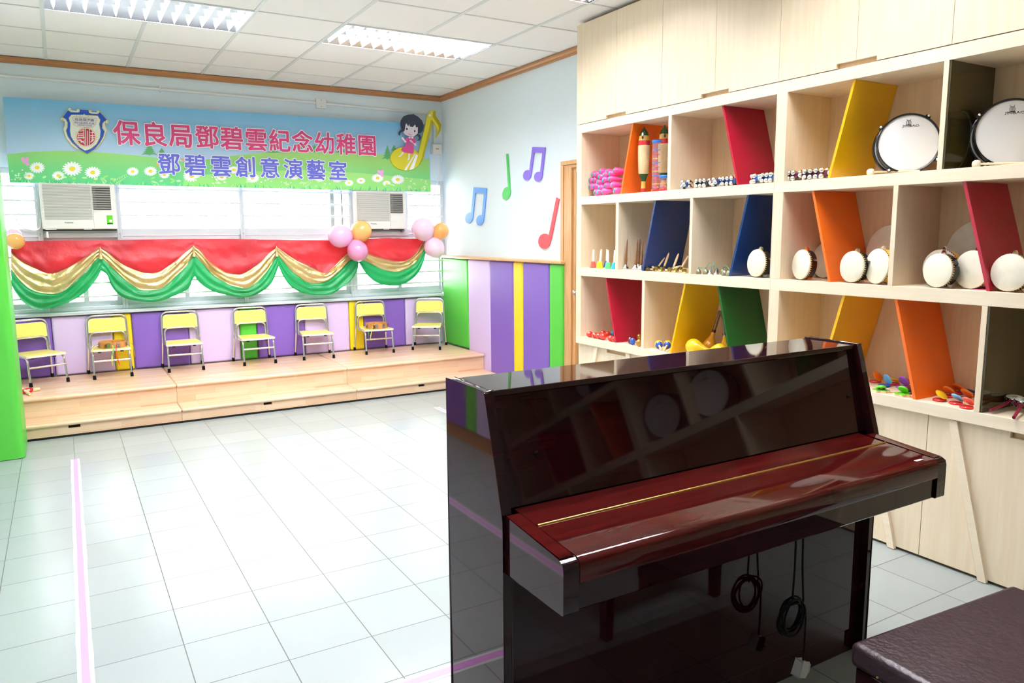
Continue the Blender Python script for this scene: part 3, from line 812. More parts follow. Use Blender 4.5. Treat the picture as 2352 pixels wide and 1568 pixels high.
# crest
CM = ['p_gold', 'p_cream', 'p_royal', 'p_lav', 'p_red', 'p_plum']
cr = MB()
blue = [(160, 262), (245, 150), (290, 185), (410, 188), (422, 138), (560, 150), (580, 200), (700, 210), (735, 178), (848, 305), (800, 330), (775, 360), (772, 430), (808, 480), (790, 560), (735, 660), (650, 760), (540, 828), (420, 760), (310, 660), (240, 560), (212, 470), (235, 420), (238, 345), (210, 295)]
wl = [(130, 290), (160, 262), (210, 295), (238, 345), (235, 420), (212, 470), (240, 560), (310, 660), (420, 760), (400, 768), (290, 690), (210, 580), (168, 440), (192, 390), (190, 330), (160, 318)]
wr = [(866, 345), (848, 305), (800, 330), (775, 360), (772, 430), (808, 480), (790, 560), (735, 660), (650, 760), (680, 752), (760, 660), (820, 560), (848, 460), (820, 400), (815, 350), (850, 358)]
inn = [(255, 275), (295, 225), (480, 225), (495, 213), (510, 230), (700, 240), (742, 305), (725, 370), (745, 480), (735, 580), (680, 680), (600, 745), (540, 770), (505, 778), (430, 730), (340, 640), (290, 560), (275, 470), (280, 360)]
cart = [(315, 270), (330, 255), (680, 280), (690, 300), (665, 345), (675, 370), (640, 400), (620, 425), (380, 410), (330, 375), (340, 340), (318, 300)]
def grow(p, k):
    cx = sum(a for a, b in p) / len(p); cy = sum(b for a, b in p) / len(p)
    return [(cx + (a - cx) * k, cy + (b - cy) * k) for a, b in p]
def thickline(mb, f, p, q, wd, layer, mi):
    d = Vector((q[0] - p[0], q[1] - p[1])); d.normalize(); n = Vector((-d.y, d.x)) * wd / 2
    flat(mb, mp(f, [(p[0] + n.x, p[1] + n.y), (q[0] + n.x, q[1] + n.y), (q[0] - n.x, q[1] - n.y), (p[0] - n.x, p[1] - n.y)]), layer, mi)
def outline(mb, f, P, wd, layer, mi):
    for i in range(len(P)): thickline(mb, f, P[i], P[(i + 1) % len(P)], wd, layer, mi)
for P in (wl, wr): flat(cr, mp(cc, P), 12, 1); outline(cr, cc, P, 8, 13, 0)
flat(cr, mp(cc, blue), 14, 2); outline(cr, cc, blue, 7, 15, 0)
for x, y in ((270, 143), (400, 162), (588, 176), (705, 180), (150, 292), (846, 332)):
    flat(cr, mp(cc, ell(x, y, 27, 27, 14)), 16, 0); flat(cr, mp(cc, ell(x, y, 21, 21, 14)), 17, 1); flat(cr, mp(cc, ell(x + 3, y + 2, 9, 9, 10)), 18, 0)
for p, q in (((285, 165), (390, 178)), ((600, 195), (695, 200))): thickline(cr, cc, p, q, 24, 16, 0); thickline(cr, cc, p, q, 17, 17, 1)
flat(cr, mp(cc, inn), 16, 1); outline(cr, cc, inn, 6, 17, 0)
for i in range(40):
    a = 2 * PI * i / 40 + .05; c_, s_ = math.cos(a), math.sin(a)
    if s_ < -.62: continue
    k = 215 if abs(c_) > .5 else 190
    thickline(cr, cc, (520 + 160 * c_, 570 + 152 * s_), (520 + k * c_, 570 + k * .95 * s_), 4, 17, 0)
for x in (370, 432, 556, 620): thickline(cr, cc, (x, 228), (x - (500 - x) * -.05, 262), 5, 17, 0)
flat(cr, mp(cc, cart), 18, 3); outline(cr, cc, cart, 6, 19, 0)
flat(cr, mp(cc, ell(520, 570, 158, 150, 30)), 18, 0); flat(cr, mp(cc, ell(520, 570, 151, 143, 30)), 19, 1); flat(cr, mp(cc, ell(520, 570, 142, 134, 30)), 20, 4)
for p, q, wd in (((508, 438), (508, 700), 12), ((541, 470), (541, 700), 11), ((572, 445), (572, 690), 12), ((398, 520), (480, 520), 11), ((398, 548), (480, 548), 11), ((385, 578), (495, 578), 12), ((400, 612), (455, 640), 11), ((420, 600), (500, 668), 12), ((440, 655), (500, 625), 10), ((430, 480), (490, 462), 12),
                 ((590, 500), (650, 500), 11), ((585, 548), (655, 548), 12), ((590, 580), (660, 580), 11), ((600, 610), (640, 625), 11), ((590, 650), (640, 600), 10), ((622, 470), (622, 640), 10), ((398, 500), (398, 640), 9), ((480, 440), (480, 600), 9)):
    thickline(cr, cc, p, q, wd, 21, 1)
def small_text(s, p0, p1, hh, mi, layer, off=.01):
    y = BY - .0007 * layer
    A, B = at(*cc(*p0), 'y', y), at(*cc(*p1), 'y', y); ax = (B - A).normalized(); az = Vector((0, -1, 0)); ay = az.cross(ax)
    fr = Matrix((ax, ay, az)).transposed().to_4x4(); fr.translation = A
    h = (at(*cc(p0[0], p0[1] - hh), 'y', y) - A).length
    fit_text(cr, s, fr, (B - A).length, h, off, mi)
small_text('局良保港香', (350, 318), (652, 332), 44, 5, 21); small_text('PO LEUNG KUK', (352, 362), (656, 380), 34, 5, 21); small_text('HONG KONG', (398, 396), (614, 410), 27, 5, 21)
lab(cr.build('crest', CM, BAN), 'blue and white shield crest with a red seal')
# girl sitting on a golden note, cut from thin board
NY = BY - .022
NM = ['p_note', 'p_noted', 'p_white', 'p_ink']
nb = MB()
flat(nb, mp(gg, [(385, 815), (440, 772), (530, 760), (640, 775), (790, 855), (800, 960), (560, 960)]), 0, 1, NY, .02)
flat(nb, mp(gg, [(1020, 270), (1055, 300), (1010, 500), (880, 985), (805, 1085), (850, 970), (990, 400)]), 0, 1, NY, .02)
flat(nb, mp(gg, [(1050, 200), (1060, 108), (1102, 120), (1105, 200), (1205, 360), (1190, 470), (1110, 600), (1165, 430), (1150, 370), (1055, 230)]), 0, 1, NY, .02)
flat(nb, mp(gg, ell(560, 975, 268, 208, 36, .12)), 1, 0, NY, .02)
flat(nb, mp(gg, [(690, 1165), (790, 900), (960, 190), (1010, 110), (1045, 92), (1062, 110), (1050, 200), (1055, 230), (1150, 370), (1165, 430), (1110, 600), (1135, 480), (1120, 410), (1055, 300), (1020, 270), (990, 400), (850, 970), (800, 1090)]), 2, 0, NY, .02)
flat(nb, mp(gg, [(535, 1180), (725, 880), (742, 890), (577, 1183)]), 4, 2, NY); flat(nb, mp(gg, [(630, 1180), (747, 895), (785, 910), (705, 1158)]), 4, 2, NY)
flat(nb, mp(gg, ell(1002, 195, 24, 24, 14)), 4, 2, NY); flat(nb, mp(gg, ell(1032, 158, 12, 14, 10)), 4, 2, NY)
note = lab(nb.build('note_cutout', NM, BAN), 'golden music note cut-out at the end of the banner')
GM = ['p_hair', 'p_skin', 'p_ink', 'p_mouth', 'p_dress', 'p_white', 'p_grey']
g = MB(); GY = NY - .004
def F(pts, layer, mi, th=0): flat(g, mp(gg, pts), layer, mi, GY, th)
F([(470, 330), (480, 280), (530, 210), (600, 182), (690, 175), (705, 165), (710, 178), (790, 220), (860, 290), (888, 370), (880, 450), (840, 510), (800, 520), (740, 570), (560, 520), (520, 470), (490, 430), (472, 380)], 1, 0, .01)
F([(545, 450), (480, 455), (445, 500), (445, 540), (460, 558), (470, 510), (530, 475)], 1, 0, .01); F([(760, 535), (820, 535), (842, 590), (820, 640), (765, 660), (802, 628), (812, 590), (780, 555)], 1, 0, .01)
F([(500, 855), (540, 865), (480, 930), (440, 945), (430, 935), (465, 912)], 2, 5); F([(612, 880), (642, 885), (630, 990), (600, 1006), (588, 995), (608, 960)], 2, 5)
F([(600, 592), (640, 580), (700, 590), (735, 602), (748, 680), (720, 700), (705, 760), (712, 850), (690, 885), (540, 860), (482, 820), (500, 780), (560, 740), (575, 660), (550, 640)], 3, 4, .01)
F([(555, 640), (578, 665), (560, 702), (520, 645), (488, 615), (495, 588), (520, 588), (532, 612)], 4, 1); F([(745, 688), (757, 730), (735, 747), (690, 695), (632, 655), (638, 630), (665, 640), (715, 700)], 5, 1)
F(ell(634, 596, 20, 15, 12), 5, 5); F(ell(682, 598, 20, 15, 12), 5, 5)
F([(562, 345), (548, 450), (524, 500), (550, 540), (620, 570), (700, 577), (742, 555), (780, 520), (782, 400), (700, 330), (620, 320)], 4, 1)
F([(540, 350), (560, 290), (640, 240), (760, 260), (810, 340), (795, 400), (770, 408), (750, 415), (735, 360), (690, 405), (640, 395), (622, 345), (618, 390), (590, 370), (575, 335), (560, 365)], 6, 0)
F(ell(585, 440, 15, 19, 12), 7, 2); F(ell(727, 478, 15, 19, 12), 7, 2); F([(600, 505), (640, 512), (690, 530), (680, 552), (645, 560), (612, 540)], 7, 3); F([(603, 506), (688, 530), (672, 538), (610, 518)], 8, 5)
thickline(g, gg, (492, 515), (510, 592), 7, 1, 6)
for p, q in (((608, 745), (642, 660)), ((642, 660), (678, 740)), ((608, 745), (678, 742))):
    d = Vector((q[0] - p[0], q[1] - p[1])); d.normalize(); n_ = Vector((-d.y, d.x)) * 3.5
    F([(p[0] + n_.x, p[1] + n_.y), (q[0] + n_.x, q[1] + n_.y), (q[0] - n_.x, q[1] - n_.y), (p[0] - n_.x, p[1] - n_.y)], 6, 6)
lab(g.build('girl_figure', GM, note), 'cartoon girl with dark bunches and a pink dress holding a triangle')
del note

# ================================================================ MUSIC NOTES ON THE SIDE WALL
c5 = crop(1000, 300, .38277)
def wallnote(parts, m, label):
    r = thing('music_note', label, 'wall decoration', (XR, at(*c5(*parts[0][0]), 'x', XR).y, 1.5), 'music notes on the side wall')
    def ext(grow_, x0, x1, nm, mm):
        mb = MB()
        for n_, P in enumerate(parts):
            Q = [at(*c5(*p), 'x', x0) for p in P]
            if grow_: Q = [q + Vector((0, -.008, -.006)) for q in Q]
            yz = [(q.y, q.z) for q in Q]
            mb.prism(yz, 'x', x0 - n_ * 2e-4, x1)
        mb.build(nm, mm, r)
    ext(0, XR - .012, XR - .004, 'face', m); ext(1, XR - .0035, XR - .0005, 'white_backing', 'note_edge')
wallnote([[(228, 340), (307, 347), (301, 378), (238, 374), (228, 374)], [(228, 350), (242, 352), (223, 520), (211, 520)], [(292, 360), (307, 352), (289, 540), (276, 540)], ell(201, 524, 22, 32, 18, .2), ell(267, 537, 22, 31, 18, .2)], 'note_blue', 'blue pair of quavers on the side wall nearest the window')
wallnote([[(423, 140), (433, 138), (448, 372), (437, 372)], ell(425, 376, 23, 40, 18, .25)], 'note_green', 'green single note on the side wall beside the purple pair')
wallnote([[(580, 98), (658, 100), (652, 134), (592, 131), (578, 130)], [(580, 104), (594, 108), (573, 265), (560, 265)], [(644, 108), (658, 104), (638, 280), (624, 280)], ell(549, 267, 23, 31, 18, .2), ell(615, 276, 23, 30, 18, .2)], 'note_purple', 'purple pair of quavers highest on the side wall')
wallnote([[(725, 400), (742, 410), (693, 655), (677, 640)], ell(653, 663, 36, 46, 22, .1)], 'note_red', 'red single note on the side wall closest to the door frame')

# ================================================================ SWAG DRAPED ACROSS THE WINDOW
b3 = crop(0, 500, .25513); b4 = crop(500, 500, .25513)
SW = [
 (('b3', [(95, 214), (500, 205), (905, 200)]), ('b3', [(100, 300), (180, 375), (300, 440), (380, 480), (475, 497), (600, 455), (750, 360), (870, 285), (904, 272)]),
  ('b3', [(100, 455), (180, 560), (280, 640), (380, 672), (520, 675), (640, 600), (760, 490), (860, 380), (905, 345)]), ('b3', [(105, 600), (150, 680), (230, 770), (350, 822), (480, 800), (620, 755), (760, 670), (860, 560), (908, 475)])),
 (('b3', [(905, 200), (1300, 195), (1740, 190)]), ('b3', [(904, 272), (960, 300), (1060, 380), (1170, 450), (1320, 495), (1430, 485), (1540, 410), (1650, 320), (1742, 252)]),
  ('b3', [(905, 345), (1000, 440), (1120, 550), (1250, 640), (1380, 645), (1470, 620), (1580, 520), (1680, 420), (1742, 318)]), ('b3', [(908, 475), (960, 510), (1000, 610), (1070, 690), (1180, 735), (1400, 750), (1560, 700), (1690, 635), (1725, 560), (1750, 525)])),
 (('b4', [(-220, 190), (150, 192), (530, 196)]), ('b4', [(-218, 252), (-150, 300), (-60, 400), (40, 470), (130, 495), (210, 500), (330, 430), (440, 330), (530, 262)]),
  ('b4', [(-218, 318), (-150, 400), (-50, 510), (80, 590), (170, 620), (260, 628), (340, 580), (440, 470), (530, 328)]), ('b4', [(-210, 525), (-170, 580), (-90, 640), (20, 680), (200, 712), (330, 690), (430, 630), (490, 560), (542, 435)])),
 (('b4', [(530, 196), (900, 204), (1240, 202)]), ('b4', [(530, 262), (620, 330), (720, 390), (850, 450), (950, 492), (1030, 440), (1100, 370), (1170, 310), (1243, 280)]),
  ('b4', [(530, 328), (620, 440), (720, 530), (800, 582), (920, 585), (1000, 560), (1090, 480), (1170, 400), (1250, 350)]), ('b4', [(542, 435), (580, 520), (640, 610), (740, 670), (880, 693), (1010, 680), (1120, 610), (1200, 540), (1248, 460), (1256, 390)])),
 (('b4', [(1240, 202), (1500, 182), (1850, 193)]), ('b4', [(1243, 280), (1400, 340), (1500, 370), (1620, 392), (1700, 370), (1770, 320), (1810, 260), (1848, 205)]),
  ('b4', [(1250, 350), (1380, 420), (1480, 465), (1600, 482), (1720, 440), (1790, 370), (1840, 290), (1862, 200)]), ('b4', [(1256, 390), (1340, 520), (1440, 590), (1590, 608), (1700, 570), (1790, 490), (1850, 350), (1885, 200)]))]
def resample(P, n):
    P = [Vector(p) for p in P]
    # Catmull-Rom through the points, then even arc length
    D = []
    for i in range(len(P) - 1):
        a, b, c, d = P[max(i - 1, 0)], P[i], P[i + 1], P[min(i + 2, len(P) - 1)]
        for k in range(12):
            t = k / 12
            D.append(.5 * ((2 * b) + (c - a) * t + (2 * a - 5 * b + 4 * c - d) * t * t + (3 * b - a - 3 * c + d) * t ** 3))
    D.append(P[-1]); L = [0]
    for i in range(1, len(D)): L.append(L[-1] + (D[i] - D[i - 1]).length)
    out = []; j = 0
    for i in range(n):
        s_ = L[-1] * i / (n - 1)
        while j < len(L) - 2 and L[j + 1] < s_: j += 1
        u = (s_ - L[j]) / max(1e-9, L[j + 1] - L[j]); out.append(D[j].lerp(D[j + 1], min(1, u)))
    return out
SWR = thing('swag_drape', 'red, gold and green satin swag draped in five loops across the window', 'drape', (1.5, 7.5, 1.43))
NU = 57
bandn = [('red_band', 'fab_red', 14), ('gold_band', 'fab_gold', 12), ('green_band', 'fab_green', 14)]
rg = random.Random(11)
meshes = [MB(), MB(), MB()]
for si, row in enumerate(SW):
    curves = []
    for cn, pts in row:
        f = b3 if cn == 'b3' else b4
        curves.append(resample([at(*f(*p), 'y', 7.5) for p in pts], NU))
    for bi in range(3):
        A, B = curves[bi], curves[bi + 1]; nv = bandn[bi][2]
        ph = rg.uniform(0, 6)
        G = []
        for i in range(NU):
            t = i / (NU - 1); sw = math.sin(PI * t); col = []
            for j in range(nv + 1):
                s_ = j / nv
                if bi: s_ = -.14 + 1.14 * s_
                p = A[i].lerp(B[i], s_)
                if bi == 0:
                    d = .012 + .034 * s_ * sw ** .6 + .008 * s_ + .006 * math.sin(s_ * 7 + ph + t * 2) * sw * s_ + sw ** .5 * .004 * math.sin(17 * t + 5 * s_ + ph) * s_ + sw ** .5 * s_ * (.007 * math.sin(9 * s_ - 5 * abs(t - .5) * 2 + ph) + .003 * math.sin(31 * t - 11 * s_))
                else:
                    base = (.040 + .014 * bi)
                    fold = math.sin(2 * PI * (2.6 if bi == 1 else 2.2) * s_ + ph + .9 * math.sin(3 * t + ph))
                    d = base * (.5 + .5 * sw) + sw ** .4 * (.012 * fold * (.55 + .45 * (1 - sw)) + .004 * math.sin(23 * t + 9 * s_))
                    d *= min(1, .25 + max(0, (s_ + .14)) * 3.2)
                p.y -= d
                col.append(tuple(p))
            G.append(col)
        meshes[bi].grid(G)
for bi in range(3): meshes[bi].build(bandn[bi][0], bandn[bi][1], SWR, smooth=80)
# gathered ties where the loops meet
tie = MB()
for p in (b3(905, 318), b3(1746, 300), b4(532, 300)):
    q = at(*p, 'y', 7.44); tie.lathe([(.004, .05), (.012, .02), (.008, 0), (.014, -.02), (.02, -.05)], 12, 0, Matrix.Translation((q.x, 7.447, q.z)))
tie.build('tie', 'fab_gold', SWR, smooth=70)

# ================================================================ BALLOONS
def balloon(m, R):
    r = thing('balloon', 'balloon', 'balloon', (0, 0, 0), world=False)
    n = 18; pr = []
    for i in range(n + 1):
        a = PI * i / n
        rr = math.sin(a) * R; zz = -math.cos(a) * R
        if zz < 0: zz *= 1.22; rr *= (1 - .12 * (zz / (1.22 * R)) ** 2)
        pr.append((max(rr, .0001), zz))
    MB().lathe(pr, 28).build('skin', m, r, smooth=80)
    MB().lathe([(.0035, -1.22 * R + .004), (.003, -1.22 * R - .004), (.009, -1.22 * R - .014), (.001, -1.22 * R - .012)], 10).build('knot', m, r, smooth=60)
    return r
bl = [('ball_orange', b3(140, 210), b3(228, 210), (.6, -.2), 'orange balloon beside the green column, lower of its pair', 'balloons by the green column', 7.40),
      ('ball_pearl', b3(120, 165), b3(205, 160), (.1, .7), 'white balloon showing behind the orange balloon by the green column', 'balloons by the green column', 7.47),
      ('ball_pink', b4(1100, 165), b4(998, 165), (-.8, .1), 'pale pink balloon in the three-balloon bunch over the swag', 'balloons in the bunch over the swag', 7.36),
      ('ball_orange', b4(1292, 120), b4(1381, 115), (.5, .8), 'golden balloon in the three-balloon bunch over the swag', 'balloons in the bunch over the swag', 7.37),
      ('ball_rose', b4(1262, 302), b4(1350, 290), (.4, -.9), 'deep pink balloon hanging lowest in the bunch over the swag', 'balloons in the bunch over the swag', 7.33),
      ('ball_pearl', b4(1845, 95), b4(1750, 95), (-.5, .8), 'pearly white balloon above the end of the swag near the corner', 'balloons at the corner end of the swag', 7.38),
      ('ball_orange', b4(2003, 118), b4(2072, 115), (.9, .6), 'small golden balloon at the corner end of the swag', 'balloons at the corner end of the swag', 7.37),
      ('ball_pearl', b4(1952, 276), b4(2035, 275), (.4, -.9), 'pearly pink balloon hanging lowest at the corner end of the swag', 'balloons at the corner end of the swag', 7.37)]
for m, c_, e_, dr_, l, gp, yy in bl:
    p, q = at(*c_, 'y', yy), at(*e_, 'y', yy); R = (p - q).length
    r = balloon(m, R); place(r, aim(p, (dr_[0], -.25, dr_[1]))); r['label'] = l; r['group'] = gp

# ================================================================ CHAIRS
def chair(label, group):
    r = thing('folding_chair', label, 'chair', (0, 0, 0), group, world=False)
    # local: x across, -y front, z up; origin on the floor under the middle
    tr_ = .0085
    rear = fillet([(-.17, .165, .02), (-.158, .135, .24), (-.152, .150, .507), (.152, .150, .507), (.158, .135, .24), (.17, .165, .02)], .055, 6)
    MB().tube(rear, tr_, 10).build('back_frame', 'chrome', r, smooth=50)
    for sg in (-1, 1):
        MB().tube(fillet([(sg * .141, -.175, .02), (sg * .138, -.145, .228), (sg * .138, .098, .222), (sg * .137, .124, .25)], .04, 6), tr_, 10).build('leg', 'chrome', r, smooth=50)
    MB().tube(fillet([(-.137, .124, .25), (-.134, .132, .362), (.134, .132, .362), (.137, .124, .25)], .045, 6), tr_, 10).build('arch_rail', 'chrome', r, smooth=50)
    MB().tube([(-.136, -.162, .15), (.136, -.162, .15)], .0085, 10).build('stretcher', 'chrome', r, smooth=50)
    P = [(-.15, -.165), (-.135, -.178), (.135, -.178), (.15, -.165), (.128, .125), (.118, .135), (-.118, .135), (-.128, .125)]
    mb = MB().prism(P, 'z', .232, .248, 1).add([(a * .985, b * .985, .2485) for a, b in P], [tuple(range(8))])
    mb.build('seat', ['seat_yellow', 'seat_edge'], r)
    R_ = rrect(-.144, .144, 0, .124, .03, 4); R2 = [(a, b) for a, b in R_]
    R2 = [(-.146, 0), (.146, 0)] + [q for q in rrect(-.144, .144, 0, .124, .035, 5) if q[1] > .06]
    z0 = .368; m4 = Matrix(((1, 0, 0, 0), (0, 0, -1, .139), (0, 1, 0, z0), (0, 0, 0, 1)))
    m4 = Matrix.Translation((0, 0, 0)) @ Matrix.Rotation(-.05, 4, 'X') @ m4; m4.translation += Vector((0, -.02, 0))
    mb = MB().prism(R2, 'z', -.005, .003, 1, m4).add([(a * .975, .124 * .5 + (b - .062) * .955, .0036) for a, b in R2], [tuple(range(len(R2)))], 0, m4)
    mb.build('backrest', ['seat_yellow', 'seat_edge'], r)
    for x, y in ((-.17, .167), (.17, .167), (-.1415, -.1775), (.1415, -.1775)):
        MB().lathe([(.0135, 0), (.0135, .003), (.012, .034), (.0088, .036)], 12, 0, Matrix.Translation((x, y, 0))).build('rubber_foot', 'rubber', r, smooth=40)
    for sg in (-1, 1): MB().box(sg * .085 - .012, sg * .085 + .012, -.11, -.08, .212, .232).box(sg * .085 - .02, sg * .085 + .02, -.1, -.05, .226, .2325).build('clip', 'black_plastic', r)
    return r
CH = [((-.235, 7.305), 24, 'yellow chair closest to the green column, partly hidden by it'), ((.298, 7.355), 1, 'yellow chair holding the tambourine with ribbons hanging on both sides'), ((.885, 7.355), -2, 'third yellow chair from the column, before a purple pad, with an empty seat'),
      ((1.515, 7.355), 1, 'yellow chair in front of the narrow green pad, with an empty seat'), ((2.09, 7.35), -6, 'fifth yellow chair from the column, with an empty seat, left of the tambourine chair'), ((2.71, 7.35), -4, 'yellow chair by the swag end holding the tan tambourine without a row of ribbons'), ((3.285, 7.29), -32, 'yellow chair turned in the corner beside the green wall pad')]
ch0 = None; chairs = []
for (x, y), a, l in CH:
    mtx = TR((x, y, STZ), math.radians(a))
    if ch0 is None: ch0 = chair(l, 'yellow folding chairs on the stage'); r = ch0
    else: r = dup(ch0, label=l)
    place(r, mtx); chairs.append(mtx)
# tambourines on two of the chairs
def big_tambourine(label, ribbons):
    r = thing('tambourine', label, 'tambourine', (0, 0, 0), 'tambourines lying on the chairs', world=False)
    R, h, t = .108, .05, .008; n = 48
    P = []
    for i in range(n):
        a = 2 * PI * i / n; c_, s_ = math.cos(a), math.sin(a)
        P.append([(c_ * R, s_ * R, 0), (c_ * R, s_ * R, h), (c_ * (R - t), s_ * (R - t), h), (c_ * (R - t), s_ * (R - t), 0), (c_ * R, s_ * R, 0)])
    MB().grid(P, closed_u=True).build('hoop', 'tamb_tan', r, smooth=40)
    for k in range(7):
        a = 2 * PI * (k + .35) / 7 - PI / 2
        for dz in (.016, .034):
            for off in (-.0022, .0022):
                MB().lathe([(.002, -.0015), (.016, 0), (.006, .002), (.002, .003)], 14, 0, Matrix.Translation((math.cos(a) * (R + .002), math.sin(a) * (R + .002), dz + off))).build('jingle', 'silver', r, smooth=50)
    for a in (-1.95, -1.25):
        m_ = Matrix.Translation((math.cos(a) * (R + .001), math.sin(a) * (R + .001), h / 2)) @ Matrix.Rotation(a, 4, 'Z')
        MB().box(-.001, .0015, -.013, .013, -.02, .02, 0, m_).build('metal_plate', 'steel', r)
    for a, drop, m, ph in ribbons:
        x, y = math.cos(a) * (R + .006), math.sin(a) * (R + .006)
        ey = Vector((-math.sin(a), math.cos(a), 0)); ra = Vector((math.cos(a), math.sin(a), 0))
        Q = []; base = Vector((x, y, .02)); reach = .05 if abs(math.cos(a)) < .75 else .06
        for i in range(15):
            t_ = i / 14
            out = reach * min(1, t_ * 3.2); dn = 0 if t_ < .18 else -(drop) * (t_ - .18) / .82
            c_ = base + ra * out + Vector((0, 0, dn + .0 + .01 * math.sin(PI * min(1, t_ * 4)))) + ey * .008 * math.sin(6 * t_ + ph)
            tw = .0045 * math.cos(5 * t_ + ph)
            Q.append([tuple(c_ - ey * max(abs(tw), .002)), tuple(c_ + ey * max(abs(tw), .002))])
        MB().grid(Q).build('ribbon', m, r, smooth=80)
    return r
t1 = big_tambourine('tan tambourine on the second chair with ribbons hanging on both sides', [(-1.72, .16, 'rib_yellow', 0), (-1.66, .15, 'rib_green', 1), (-1.5, .16, 'rib_red', 2), (-2.75, .13, 'rib_yellow', 1), (-2.85, .14, 'rib_green', 2.4), (-2.65, .13, 'rib_red', .4), (-.35, .12, 'rib_green', .5), (-.42, .11, 'rib_red', 1.5), (-.5, .12, 'rib_yellow', 2.5)])
place(t1, chairs[1] @ TR((.02, -.045, .2495), .05))
t2 = big_tambourine('tan tambourine on the sixth chair with thin green and yellow ribbons at one side', [(-2.3, .13, 'rib_yellow', 0), (-2.42, .13, 'rib_green', 1)])
place(t2, chairs[5] @ TR((.01, -.045, .2495), .1))
# rhythm sticks tied with red string beside the column
p = at(*b3(290, 1545), 'z', STZ + .012)
r = thing('rhythm_sticks', 'pale wooden rhythm sticks tied with red string on the stage beside the green column', 'rhythm sticks', (p.x, p.y, STZ))
A, B = at(*b3(190, 1563), 'z', STZ + .0145), at(*b3(357, 1540), 'z', STZ + .0145)
MB().tube([A - (B - A) * .6, B], .014, 12).build('stick', 'stick_pale', r, smooth=50)
A2, B2 = at(*b3(200, 1555), 'z', STZ + .0145), at(*b3(272, 1588), 'z', STZ + .0125)
MB().tube([A2 - (B2 - A2) * .8 + Vector((0, 0, .022)), B2], .011, 12).build('stick', 'stick_pale', r, smooth=50)
sm = MB(); c_ = at(*b3(245, 1560), 'z', STZ + .02)
for k in range(9):
    a = k * .9; pts = [c_ + Vector((.03 * math.cos(a + u * 2 * PI) * (1 + .3 * math.sin(k)), .02 * math.sin(a + u * 2 * PI), .003 + .014 * math.sin(u * 2 * PI + k))) for u in [i / 14 for i in range(14)]]
    sm.tube(pts, .0028, 6, closed=True)
sm.build('string', 'string_red', r, smooth=60)
# ================================================================ STORAGE WALL
XC, XBK, XW = 3.21, 3.548, 3.62
c1 = crop(1320, 230, 500 / 2352); c2 = crop(1320, 440, 500 / 2352); c3 = crop(1320, 620, 500 / 2352)
k_ = 572 / 2352
c4 = crop(1780, 150, k_); c5_ = crop(1780, 400, k_); c6 = crop(1780, 640, k_)
Z1, Z2, Z3 = 1.722, 1.222, .722
YM = 2.738; YE = 4.50; YR = .984
def ybox(y0, y1, z0, z1, x0=XC, x1=XW): return MB().box(x0, x1, y0, y1, z0, z1)
def slant(unit, pb, pt, zb, zt, m, label, th=.014):
    b, t = at(*pb, 'x', 3.224), at(*pt, 'x', 3.224)
    # carry the front edge to the shelf below and the shelf above
    s_ = (t.y - b.y) / (t.z - b.z); y0 = b.y + s_ * (zb - b.z); y1 = b.y + s_ * (zt - b.z)
    o = MB().prism([(y0, zb + .001), (y0 + th, zb + .001), (y1 + th, zt - .001), (y1, zt - .001)], 'x', 3.224, XBK - .002).build('slanted_panel', m, unit)
    lab(o, label); return y0, y1
def shelf_unit(name_label, y0, y1, dividers, thick_left, thick_right):
    r = thing('shelf_unit', name_label, 'shelf unit', (XC + .2, (y0 + y1) / 2, .669), 'open shelf units of the storage wall')
    for z0, z1 in ((2.163, 2.2205), (1.667, Z1), (1.163, Z2), (.669, Z3)):
        ybox(y0 + .0005, y1 - .0005, z0, z1).build('shelf', 'maple_rail', r, bevel=.0015)
    for zlo, zhi, i in ((Z1, 2.163, 0), (Z2, 1.667, 1), (Z3, 1.163, 2)):
        ybox(y1 - thick_left, y1 - .0005, zlo, zhi).build('side_panel', 'maple', r, bevel=.0015)
        ybox(y0 + .0005, y0 + thick_right, zlo, zhi).build('side_panel', 'maple', r, bevel=.0015)
        ybox(y0 + thick_right, y1 - thick_left, zlo, zhi, XBK, XBK + .012).build('back_panel', 'maple_dark_shaded', r)  # same wood as the fronts, shelf shade put into its colour
        for a, b in dividers[i]: ybox(a, b, zlo, zhi, XC, XBK).build('divider', 'maple', r, bevel=.001)
    return r
SL = shelf_unit('pale wooden open shelf unit nearest the door with clubs, bells and egg shakers', YM, YE, [[(3.524, 3.551)], [(4.018, 4.047), (3.327, 3.35)], [(3.742, 3.768)]], .06, .006)
SR = shelf_unit('pale wooden open shelf unit behind the piano with the white drums and tambourines', YR, YM - .0, [[(1.866, 1.888)], [(2.054, 2.077), (1.30, 1.322)], [(1.637, 1.66)]], .06, .06)
slant(SL, c1(505, 1015), c1(635, 252), Z1, 2.163, 'acr_orange', 'orange slanted panel')
slant(SL, c1(1770, 912), c1(1610, 55), Z1, 2.163, 'acr_crimson', 'crimson slanted panel')
slant(SL, c2(740, 862), c2(878, 98), Z2, 1.667, 'acr_blue', 'blue slanted panel')
slant(SL, c2(1685, 912), c2(1885, 35), Z2, 1.667, 'acr_blue', 'blue slanted panel')
slant(SL, c3(450, 792), c3(342, 90), Z3, 1.163, 'acr_crimson', 'crimson slanted panel')
slant(SL, c3(1040, 900), c3(1200, 148), Z3, 1.163, 'acr_yellow', 'yellow slanted panel')
slant(SL, c3(1670, 830), c3(1557, 170), Z3, 1.163, 'acr_green', 'dark green slanted panel')
slant(SR, c4(520, 1060), c4(765, 132), Z1, 2.163, 'acr_yellow', 'yellow slanted panel')
slant(SR, c5_(525, 1018), c5_(370, 158), Z2, 1.667, 'acr_orange', 'orange slanted panel')
slant(SR, c5_(2030, 1108), c5_(1805, 72), Z2, 1.667, 'acr_crimson', 'crimson slanted panel')
slant(SR, c6(540, 575), c6(665, 150), Z3, 1.163, 'acr_yellow', 'yellow slanted panel')
